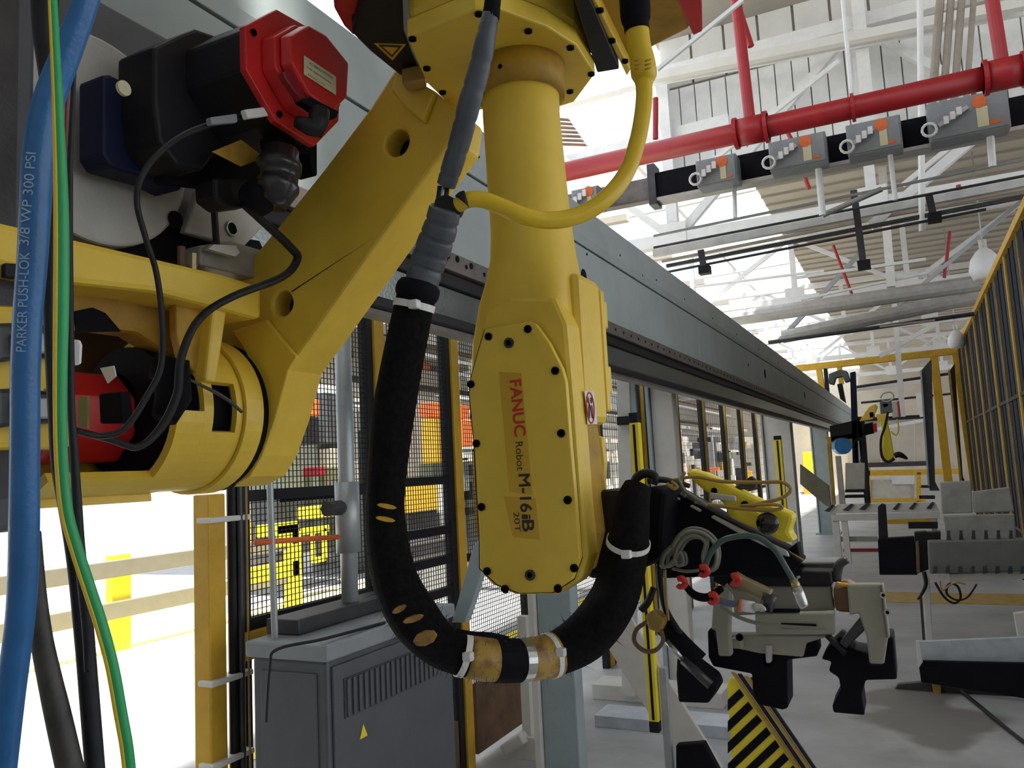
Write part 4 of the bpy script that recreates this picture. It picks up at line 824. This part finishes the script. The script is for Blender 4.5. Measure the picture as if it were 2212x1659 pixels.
# --- the big dress hose
dh=thing('dress_pack_hose','thick black braided dress hose looping below the forearm to the gripper','hose',at(900,900,D=1.1))
hose('upper_cable_bundle',[(1068,-30,34),(1063,15,36),(1060,40,38)],BLKM,dh,D=1.0)
hose('spiral_conduit',[(1060,30,36,1.0),(1050,80,44,1.0),(1035,150,48,1.01),(1015,220,50,1.02),(995,300,48,1.04),(975,365,46,1.06),(964,400,42,1.07)],CORR,dh,D=1.0,n=8,seg=16,ring=lambda i:1-.09*(i%7==0))
for k in(-8,0,9): hose('inner_wire',[(958+k,402,10),(955+k,425,10),(950+k,448,10)],BLK if k else COND,dh,D=1.07,seg=8)
link('y_clamp',aprism(B(),pp([(940,425),(965,418),(990,432),(1002,440),(995,462),(955,470),(935,452)],D=1.06),_m@V((0,0,.03))),BLK,dh,bev=.004)
hose('ribbed_section',[(962,448,70,1.07),(952,490,74,1.08),(938,530,78,1.09),(922,575,76,1.1),(908,620,72,1.1)],CORR,dh,D=1.07,n=9,seg=20,ring=lambda i:1-.10*(i%7==0)-.03*(i%7==1))
hose('rubber_flange',[(906,608,78),(903,622,96),(901,640,92),(899,650,76)],BLKM,dh,D=1.1,seg=24,n=3)
main=[(899,640,84,1.1),(882,720,88,1.1),(866,800,90,1.1),(852,880,92,1.1),(842,960,88,1.1),(835,1040,84,1.1),(832,1100,84,1.1),(838,1180,92,1.1),(856,1260,100,1.11),(893,1330,108,1.12),(940,1385,96,1.13),(990,1412,88,1.14),(1060,1425,88,1.15),(1130,1425,86,1.17),(1200,1412,92,1.2),(1270,1370,106,1.22),(1322,1300,104,1.22),(1348,1220,96,1.19),(1360,1150,86,1.17),(1366,1090,76,1.17),(1378,1050,60,1.18)]
so_,path=hose('braided_sleeve',main,SLV,dh,D=1.1,n=6,seg=20)
def tie(px,py,ang,wpx,D,m=TIE,name='cable_tie',th=12,head=True):
    """a nylon band around the hose"""
    j=min(range(len(path)),key=lambda i:((path[i][0]-at(px,py,D=D)).length)); p,r=path[j]; q=path[min(j+1,len(path)-1)][0]-path[max(j-1,0)][0]; q.normalize(); e=th/2*D/F
    bm=B(); a=V((0,0,1)) if abs(q.z)<.9 else V((1,0,0)); s_=q.cross(a).normalized(); u=s_.cross(q); n=24; rr=[]
    for dd,ro in((-e,1.02),(-e,1.07),(e,1.07),(e,1.02)): rr.append([bm.verts.new(p+q*dd+(s_*math.cos(6.2832*k/n)+u*math.sin(6.2832*k/n))*r*ro) for k in range(n)])
    for i in range(4):
        for k in range(n): bm.faces.new((rr[i][k],rr[i][(k+1)%n],rr[(i+1)%4][(k+1)%n],rr[(i+1)%4][k]))
    o=link(name,bm,m,dh)
    if head:
        f=(CAM-p).normalized(); hc=p+(f-q*f.dot(q)).normalized()*r*1.08+u*0; link('tie_head',abox(B(),hc-V((.007,.006,.006)),hc+V((.007,.006,.006))),m,o,bev=.002)
    return o
tie(899,658,0,80,1.1,th=15); tie(1358,1172,0,86,1.175); tie(1000,1412,0,90,1.14,th=14); tie(1188,1415,0,90,1.19,th=12)
tie(1128,1425,0,90,1.17,m=STEEL,name='steel_band',th=22,head=False)
def patch(px,py,D,l,m=TAPE,rs=1.02):
    """wrapped tape section of the hose"""
    j=min(range(len(path)),key=lambda i:((path[i][0]-at(px,py,D=D)).length)); a=max(j-l,0); b=min(j+l,len(path)-1)
    return link('tape_wrap',atube(B(),[(path[i][0],path[i][1]*rs*(1+.02*((i*7)%3))) for i in range(a,b+1)],20),m,dh,smooth=True)
patch(1050,1424,1.15,3); patch(1165,1420,1.18,3); 
for px,py in((835,1094),(832,1122)):
    D=1.04; link('tape_patch',aprism(B(),[at(px+14*math.cos(k*.785)*1.5,py+5*math.sin(k*.785)+4*math.cos(k*.785),D=1.052) for k in range(8)],_m@V((0,0,.004))),YEL2,dh)
for px,py,a_,b_ in((862,1317,15,7),(892,1338,22,7),(918,1380,26,16)):
    link('tape_patch',aprism(B(),[at(px+a_*math.cos(k*.785),py+b_*math.sin(k*.785)-6*math.cos(k*.785),D=1.062) for k in range(8)],_m@V((0,0,.006))),TAPE,dh)
hose('loose_cord',[(985,1362,9),(1020,1368,9),(1060,1372,12),(1100,1380,10)],BLKM,dh,D=1.1,seg=8)
tie(1100,1428,0,90,1.16,m=BLKM,name='black_wrap',th=60,head=False)
# frayed fibres of the sleeve
random.seed(3); bm=B()
for k in range(420):
    j=random.randint(40,92) if k%3 else random.randint(44,76)
    p,r=path[min(j,len(path)-2)]; q=(path[min(j+1,len(path)-1)][0]-p).normalized(); a=random.uniform(0,6.28); s_=q.cross(V((0,1,0))).normalized(); u=s_.cross(q)
    o=p+(s_*math.cos(a)+u*math.sin(a))*r*.98; d=((o-p).normalized()+V([random.uniform(-.7,.7) for _ in range(3)])).normalized(); L=random.uniform(.006,.02); w_=.0004
    e=o+d*L; a1=bm.verts.new(o+q*w_); a2=bm.verts.new(o-q*w_); a3=bm.verts.new(e); a4=bm.verts.new(o+u*w_); bm.faces.new((a1,a2,a3)); bm.faces.new((a2,a4,a3)); bm.faces.new((a4,a1,a3))
tag(link('frayed_fibre',bm,BLKM,dh),kind='stuff')
# --- yellow cable from the elbow connector
yc=thing('yellow_cable','smooth yellow cable looping from the elbow connector to the hose clamp','cable',at(1385,200,D=1.15))
hose('cable',[(1390,160,36,1.15),(1391,220,36,1.14),(1378,300,36,1.12),(1352,375,37,1.1),(1305,432,38,1.08),(1250,465,38,1.07),(1190,476,38,1.06),(1130,466,38,1.05),(1085,447,37,1.05),(1045,432,36,1.05),(1015,431,35,1.05),(990,442,34,1.06)],CABY,yc,D=1.1,n=8,seg=16)
cn=hose('moulded_boot',[(1376,60,50),(1381,100,50),(1386,125,54),(1390,150,56),(1391,165,54),(1391,176,42),(1391,182,38)],CABY,yc,D=1.15,n=4,seg=20)[0]
for k in range(3):
    for s_ in(0,1): hose('boot_slot',[(1371+s_*22,132+k*9,4),(1388+s_*18,128+k*9,4)],OCH,cn,D=1.117,seg=6,n=1)
hose('black_connector',[(1368,-40,66),(1371,0,66),(1373,40,64),(1374,50,56),(1376,66,54)],BLKM,yc,D=1.15,n=3,seg=20)
hose('strain_sleeve',[(1008,430,38),(1002,432,40),(998,436,40)],BLK,yc,D=1.05,n=2)
# ------------------------------------------------------------------ GRIPPER TOOL
gt=thing('gripper_tool','black and grey robot gripper on an angled arm at the end of the wrist','gripper',(-.1,1.4,1.1))
def G(n,l,Y,th,m,bev=.003,par=None,**k): return link(n,aprism(B(),pp(l,Y=Y),(0,th,0)),m,par or gt,bev=bev,**k)
G('wrist_block',[(1268,1062),(1330,1056),(1372,1062),(1378,1150),(1350,1245),(1300,1252),(1262,1250),(1270,1200)],1.22,.13,BLK,bev=.01)
G('wrist_flange',[(1350,1075),(1400,1050),(1440,1060),(1430,1200),(1390,1230),(1350,1225)],1.28,.12,BLKM,bev=.008)
G('tool_arm',[(1395,1068),(1440,1050),(1500,1085),(1600,1140),(1700,1190),(1732,1215),(1700,1250),(1560,1245),(1430,1250),(1392,1160)],1.36,.08,BLKM,bev=.004)
G('arm_edge',[(1445,1062),(1470,1078),(1466,1082),(1440,1066)],1.352,.006,SILV); G('arm_edge',[(1494,1090),(1516,1102),(1512,1107),(1488,1094)],1.352,.006,BEI)
G('arm_edge',[(1540,1112),(1600,1142),(1700,1190),(1706,1204),(1690,1200),(1590,1150),(1534,1118)],1.352,.008,SILV)
G('end_wedge',[(1700,1188),(1722,1172),(1730,1212),(1700,1210)],1.38,.04,BLKM)
# yellow vibrating bar
yv=thing('yellow_bumper_bar','lime yellow bar with a black ball knob lying on the gripper arm','bar',at(1600,1090,Y=1.34))
link('bar',aprism(B(),pp([(1478,1022),(1492,1016),(1520,1022),(1650,1086),(1714,1112),(1712,1128),(1704,1148),(1718,1170),(1690,1172),(1650,1150),(1600,1130),(1576,1118),(1560,1085),(1520,1060)],Y=1.345),(0,.05,0)),YELB,yv,bev=.008)
link('bar_pad',aprism(B(),pp([(1582,1100),(1620,1098),(1650,1112),(1640,1140),(1600,1128),(1580,1116)],Y=1.335),(0,.02,0)),YELB,yv,bev=.006)
bm=B(); c=at(1658,1130,Y=1.32); bmesh.ops.create_uvsphere(bm,u_segments=24,v_segments=14,radius=.0175,matrix=Matrix.Translation(c)@Matrix.Diagonal((1,.6,1,1))); link('ball_knob',bm,mat('gloss_black',(.01,.01,.012),.12,var=.1),yv,smooth=True)
for px,py,r in((1543,1060,.005),(1609,1090,.006)): bm=B(); disc(bm,at(px,py,Y=1.344),(0,-1,0),r,.003,14); link('screw',bm,BLKM,yv)
link('grey_clip',aprism(B(),pp([(1532,1064),(1588,1072),(1590,1084),(1534,1078)],Y=1.325),(0,.01,0)),SILV,yv,bev=.002); link('clamp_bracket',aprism(B(),pp([(1586,1052),(1622,1028),(1636,1040),(1630,1056),(1596,1058)],Y=1.36),(0,.015,0)),DK,yv,bev=.002)
# small cables on the tool
def cab(label,pix,m,Y=1.3,seg=8,ties=None):
    o,_=hose('tool_cable',pix,m,None,Y=Y,seg=seg); return tag(o,label,'cable')
for lb,pix,m,Y in [
 ('tan cable arching over the yellow bar with a long loop',[(1440,1040,7),(1500,1030,7),(1560,1040,8),(1640,1042,8),(1690,1042,8),(1708,1058,8),(1690,1075,8),(1650,1086,9),(1610,1096,9)],CBY,1.33),
 ('double tan cable lying across the yellow bar near the knob',[(1500,1085,6),(1560,1094,8),(1620,1100,9),(1670,1102,8),(1690,1096,7),(1670,1090,7),(1600,1092,6)],CBY,1.315),
 ('olive cable curling from the black strap to the clamp',[(1465,1032,7),(1480,1060,8),(1505,1078,9),(1528,1092,9)],GRN,1.31),
 ('pale cable hooked over the left end of the yellow bar',[(1480,1020,7),(1470,1040,7),(1480,1070,7),(1470,1065,6)],GRN,1.32),
 ('brown cable bundle on top of the wrist',[(1400,1038,16),(1430,1036,14),(1460,1042,12),(1490,1050,10)],DK,1.33),
 ('black corrugated hose arch on top of the wrist',[(1368,1050,18),(1375,1032,20),(1395,1022,20),(1415,1030,18),(1412,1046,16)],RUB,1.3),
 ('short olive cable draped down from the hose arch',[(1440,1045,9),(1455,1055,9),(1462,1050,8),(1450,1040,7)],CBY,1.29)]:
    cab(lb,pix,m,Y)
for k,(lb,dx,dy,s) in enumerate([('outer turn of the grey cable coil hanging by the red ties',0,0,1),('inner turn of the grey cable coil hanging by the red ties',4,4,.86),('third turn of the grey cable coil nearest the camera',-2,3,.93)]):
    l=[(1452,1180),(1468,1155),(1490,1142),(1520,1145),(1545,1165),(1554,1195),(1548,1225),(1530,1232),(1522,1200),(1528,1168),(1505,1152),(1478,1160),(1458,1195),(1462,1220),(1476,1215),(1470,1190),(1455,1210),(1430,1225),(1432,1200),(1450,1180)]
    cab(lb,[(1495+(x-1495)*s+dx,1185+(y-1185)*s+dy,8) for x,y in l],GRN,1.28-.012*k)
cab('olive cable running from the coil toward the red tie',[(1452,1228,7),(1480,1234,7),(1510,1232,7)],GRN,1.27)
cab('black cable falling left of the coil to the lower clamp',[(1440,1190,12),(1425,1225,14),(1428,1275,14),(1440,1320,14),(1470,1370,14)],BLK,1.33)
cab('tan cable falling beside the black one below the coil',[(1436,1230,7),(1438,1290,7),(1444,1340,6)],CBY,1.31)
cab('black cable sweeping from the hose end down left',[(1412,1270,14),(1400,1300,16),(1385,1318,16)],BLK,1.3)
th_,_=hose('air_hose',[(1522,1228,13),(1535,1195,13),(1560,1168,13),(1600,1158,13),(1640,1162,13),(1675,1190,13),(1700,1230,13),(1716,1258,13)],TEAL,None,Y=1.24,n=8,seg=12); tag(th_,'transparent teal air hose arching to a chrome fitting','hose')
fg=thing('chrome_fitting','chrome quick coupling on the end of the teal air hose','fitting',at(1730,1280,Y=1.24))
hose('ferrule',[(1714,1252,17),(1722,1272,19)],BRASS,fg,Y=1.24,n=2,seg=14); hose('barrel',[(1720,1268,23),(1732,1300,24),(1738,1312,18)],STEEL,fg,Y=1.24,n=2,seg=16); link('collar_pin',abar(B(),at(1722,1248,Y=1.23),at(1728,1246,Y=1.23),.004,seg=6),STEEL,fg)
vf=thing('brass_valve','grimy brass vacuum valve with red tie and open bore','valve',at(1630,1270,Y=1.28))
hose('body',[(1585,1252,40),(1610,1264,36),(1640,1278,36),(1662,1290,38)],mat('grimy_brass',(.30,.26,.16),.45,metal=.5,var=.2),vf,Y=1.28,n=3,seg=16); hose('open_bore',[(1664,1284,30),(1654,1316,30)],DK,vf,Y=1.27,n=2,seg=16); hose('bore_dark',[(1655,1312,20),(1653,1319,20)],BLKM,vf,Y=1.262,n=1,seg=14)
wf=thing('white_fitting','white plastic elbow fitting with an orange ring on blue tube','fitting',at(1620,1310,Y=1.25))
hose('blue_tube',[(1545,1295,15),(1570,1303,15),(1600,1306,15)],mat('tube_slate_blue',(.10,.14,.22),.3),wf,Y=1.25,seg=12,n=3); hose('orange_ring',[(1597,1308,28),(1603,1309,28)],ORG,wf,Y=1.25,n=1,seg=16); hose('white_nut',[(1603,1308,26),(1630,1312,24)],WHT2,wf,Y=1.25,n=1,seg=8); hose('clear_elbow',[(1628,1312,18),(1645,1312,14),(1650,1320,13)],SILV,wf,Y=1.245,n=2,seg=12)
for lb,px,py in(('red twist tie at the foot of the teal hose',1520,1233),('red twist tie around the brass valve neck',1588,1252),('red twist tie around the blue tube',1540,1292),('darker red twist tie left of the others',1472,1258)):
    t=thing('red_tie',lb,'cable tie',at(px,py,Y=1.24)); hose('band',[(px-8,py-7,12),(px+2,py-8,15),(px+9,py+4,13),(px-2,py+10,12),(px-9,py+6,11)],REDT,t,Y=1.235,seg=8,n=3); hose('tail',[(px+2,py+6,5),(px+14,py+2,4)],REDT,t,Y=1.23,seg=6,n=2)
cab('dark slack hose between the twist ties',[(1478,1262,14),(1500,1285,18),(1530,1290,18),(1560,1270,14)],BLKM,1.29)
cab('pale grey wire rod rising beside the white fitting',[(1568,1262,8),(1590,1285,8),(1600,1296,8)],GRN,1.27)
cab('long pale wire trailing below the white fitting',[(1556,1310,8),(1600,1335,9),(1660,1350,8),(1790,1358,6)],GRN,1.30)
# lower clamp left
cl=thing('brown_sensor_loop','brown sensor bracket with a cable loop under the hose end','sensor',at(1405,1370,Y=1.3))
link('sensor_block',aprism(B(),pp([(1392,1330),(1410,1318),(1436,1340),(1424,1368),(1400,1360)],Y=1.3),(0,.03,0)),CBY,cl,bev=.004)
hose('loop',[(1395,1345,10),(1375,1360,10),(1370,1385,10),(1390,1405,10),(1415,1405,10),(1432,1385,9),(1428,1360,9)],RUST,cl,Y=1.29,seg=10)
ca=thing('black_air_cylinder','black pneumatic cylinder slanting down at the left of the gripper','cylinder',at(1490,1420,Y=1.35))
hose('barrel',[(1425,1340,44),(1470,1390,44),(1510,1430,46)],BLKM,ca,Y=1.34,n=2,seg=16); hose('rod',[(1440,1385,12),(1475,1425,12)],STEEL,ca,Y=1.30,n=1,seg=12)
hose('rod_guide',[(1475,1425,20),(1535,1480,22)],DK,ca,Y=1.30,n=1,seg=8); link('foot_pad',aprism(B(),pp([(1462,1420),(1490,1432),(1540,1470),(1548,1490),(1530,1520),(1465,1518),(1460,1460)],Y=1.36),(0,.06,0)),BLKM,ca,bev=.004)
TPL=mat('tool_plate',(.34,.33,.27),.55,var=.1)
# gripper frame
G('cross_beam',[(1540,1228),(1795,1234),(1798,1266),(1560,1266),(1538,1256)],1.40,.06,BLK)
G('cross_beam_top',[(1700,1215),(1812,1214),(1800,1234),(1700,1232)],1.44,.07,DK)
G('side_plate',[(1542,1268),(1578,1268),(1576,1370),(1580,1418),(1552,1418),(1546,1362),(1536,1360)],1.36,.02,TPL)
G('side_plate',[(1578,1380),(1600,1378),(1604,1402),(1582,1402)],1.38,.02,TPL)
G('slide_rail',[(1580,1266),(1795,1266),(1802,1322),(1585,1330)],1.42,.03,TPL)
G('slide_rail',[(1630,1326),(1802,1322),(1804,1372),(1632,1370)],1.39,.02,TPL)
G('dark_slot',[(1686,1346),(1764,1348),(1764,1360),(1686,1358)],1.385,.004,BLKM); G('dark_slot',[(1656,1315),(1728,1315),(1728,1324),(1656,1324)],1.388,.004,BLKM)
G('tooling_block',[(1570,1372),(1800,1372),(1742,1390),(1735,1420),(1640,1412),(1575,1398)],1.40,.03,TPL)
G('right_plate',[(1830,1262),(1903,1262),(1918,1380),(1910,1435),(1878,1434),(1872,1378),(1855,1325),(1835,1330)],1.38,.02,TPL)
G('right_plate_edge',[(1903,1262),(1908,1262),(1922,1378),(1917,1380)],1.375,.02,TPL)
for px,py in((1908,1285),(1917,1322)): bolt(gt,at(px,py,Y=1.374),(0,-1,0),.005,STEEL)
bolt(gt,at(1598,1376,Y=1.378),(0,-1,0),.006)
G('left_jaw',[(1528,1364),(1540,1352),(1552,1418),(1580,1420),(1582,1392),(1630,1396),(1650,1402),(1648,1440),(1668,1440),(1668,1390),(1735,1370),(1762,1370),(1766,1418),(1700,1426),(1702,1530),(1690,1534),(1636,1522),(1626,1500),(1624,1456),(1540,1440),(1530,1420)],1.405,.07,BLKM)
G('jaw_web',[(1652,1394),(1668,1394),(1666,1432),(1654,1434)],1.395,.02,SILV)
G('right_jaw',[(1790,1398),(1815,1375),(1845,1405),(1875,1410),(1878,1434),(1905,1434),(1905,1376),(1930,1376),(1938,1468),(1870,1470),(1862,1500),(1868,1546),(1800,1540),(1798,1525),(1816,1490),(1812,1465),(1790,1450),(1796,1430),(1774,1424)],1.405,.07,BLKM)
G('toggle_link',[(1865,1326),(1868,1362),(1828,1402),(1812,1390)],1.39,.02,DK); G('toggle_link',[(1780,1376),(1792,1374),(1830,1410),(1824,1420)],1.388,.02,BLK)
G('sensor_cluster',[(1800,1265),(1830,1258),(1858,1275),(1860,1300),(1850,1325),(1805,1322),(1800,1290)],1.40,.05,RUST,bev=.006); G('yellow_tag',[(1806,1256),(1850,1264),(1858,1272),(1812,1266)],1.39,.004,YEL2)
hose('sensor_elbow',[(1806,1256,20),(1812,1222,20),(1830,1208,18)],DK,gt,Y=1.42,n=4,seg=12)
cab('thin orange cable slipping behind the end of the arm',[(1700,1190,5),(1735,1210,5)],CBY,1.37)
# ------------------------------------------------------------------ FOREGROUND HOSES at the left edge
def fg_(name,label,pix,m,D,cat='hose',**k):
    o,p=hose(name,pix,m,None,D=D,n=8,seg=20,**k); tag(o,label,cat); return o,p
fg_('blue_air_hose','thick blue air hose with printed lettering hanging nearest the camera',[(205,-60,48),(180,20,52),(142,120,58),(105,220,62),(84,330,64),(76,450,62),(70,560,60),(60,680,58),(55,800,58),(54,920,58),(53,1040,59),(52,1150,60),(50,1240,60),(44,1330,58),(32,1430,58),(18,1540,58),(0,1700,58)],HBLU,.5)
o,p=fg_('green_earth_cable','green earth cable with yellow stripe hanging beside the blue hose',[(112,-60,16),(119,80,17),(125,200,19),(130,320,22),(134,440,26),(135,560,27),(134,680,27),(132,800,25),(132,920,24),(136,1020,24),(146,1110,24),(168,1190,24),(194,1270,24),(220,1350,24),(244,1440,24),(262,1540,24),(276,1620,24),(286,1720,24)],HGRN,.46,'cable')
lr=_m@V((-1,0,0)); lf=_m@V((0,0,-1))
link('yellow_stripe',atube(B(),[(q+(lr*.52+lf*.62)*r,r*.52) for q,r in p],10),CABY,o,smooth=True)
fg_('black_cable','black cable hanging behind the green cable, bending at the bottom',[(100,-60,60),(98,60,52),(110,200,40),(112,340,34),(112,500,30),(108,650,28),(112,780,26),(118,900,26),(125,1000,28),(140,1080,32),(155,1160,34),(168,1240,38),(178,1330,40),(186,1420,40),(194,1520,40),(202,1620,40),(210,1720,40)],RUB,.6,'cable')
fg_('thin_black_cable','thin black cable tight against the right side of the green one',[(160,-60,8),(162,80,9),(158,200,10),(152,330,12),(150,480,14),(150,620,16),(152,760,16),(154,880,16),(160,980,18),(166,1080,20),(172,1180,22),(180,1260,24),(188,1360,20),(190,1450,14)],RUB,.56,'cable')
fg_('worn_black_hose','worn black hose leaning right behind the blue hose near the bottom',[(70,1150,34),(78,1280,40),(90,1380,44),(106,1460,48),(124,1540,52),(142,1620,54),(165,1720,56)],mat('worn_black',(.05,.045,.04),.5,var=.4,scale=25),.58,'hose')
fg_('dark_red_wire','thin dark red wire behind the blue hose',[(172,60,5),(155,150,6),(145,220,6),(143,330,5),(150,430,5)],DRED,.6,'cable')
o=link('white_tag',aprism(B(),pp([(158,733),(170,735),(174,745),(172,785),(162,790),(158,786)],D=.75),_m@V((0,0,.004))),WHT2,bev=.002); tag(o,'small white tag hanging right of the green cable','tag')
# lettering on the blue hose
def on_hose(txt,py0,py1,px0,px1,h=.0062):
    lettering(txt,at(px0,py0,D=.4905),at(px1,py1,D=.4905),h,mat('hose_print',(.35,.5,.65),.5,var=.02),bpy.data.objects['blue_air_hose'],up=_m@V((-1,0,0)),name='printed_letters')
on_hose('PARKER PUSH-LOK',760,545,56,64); on_hose('3/8 WP 300 PSI',530,330,62,78)
t=thing('carriage_column','dark grey robot carriage upright at the far left edge','carriage',(-1.28,.5,1.7))
link('upright',abox(B(),(-1.298,.3,1.55),(-1.17,.765,2.7)),CAB,t,bev=.01); link('seam_strip',abox(B(),(-1.17,.70,1.6),(-1.16,.73,2.6)),DK,t)

G('white_tape',[(1356,1092),(1364,1082),(1378,1082),(1374,1098),(1380,1106),(1366,1098),(1350,1104)],1.175,.004,TIE,bev=.001)
p=at(1822,1192,Z=0); tag(link('trim_5',abox(B(),(p.x,p.y,0),(p.x+.75,p.y+.12,.05)),DRED),kind='structure')
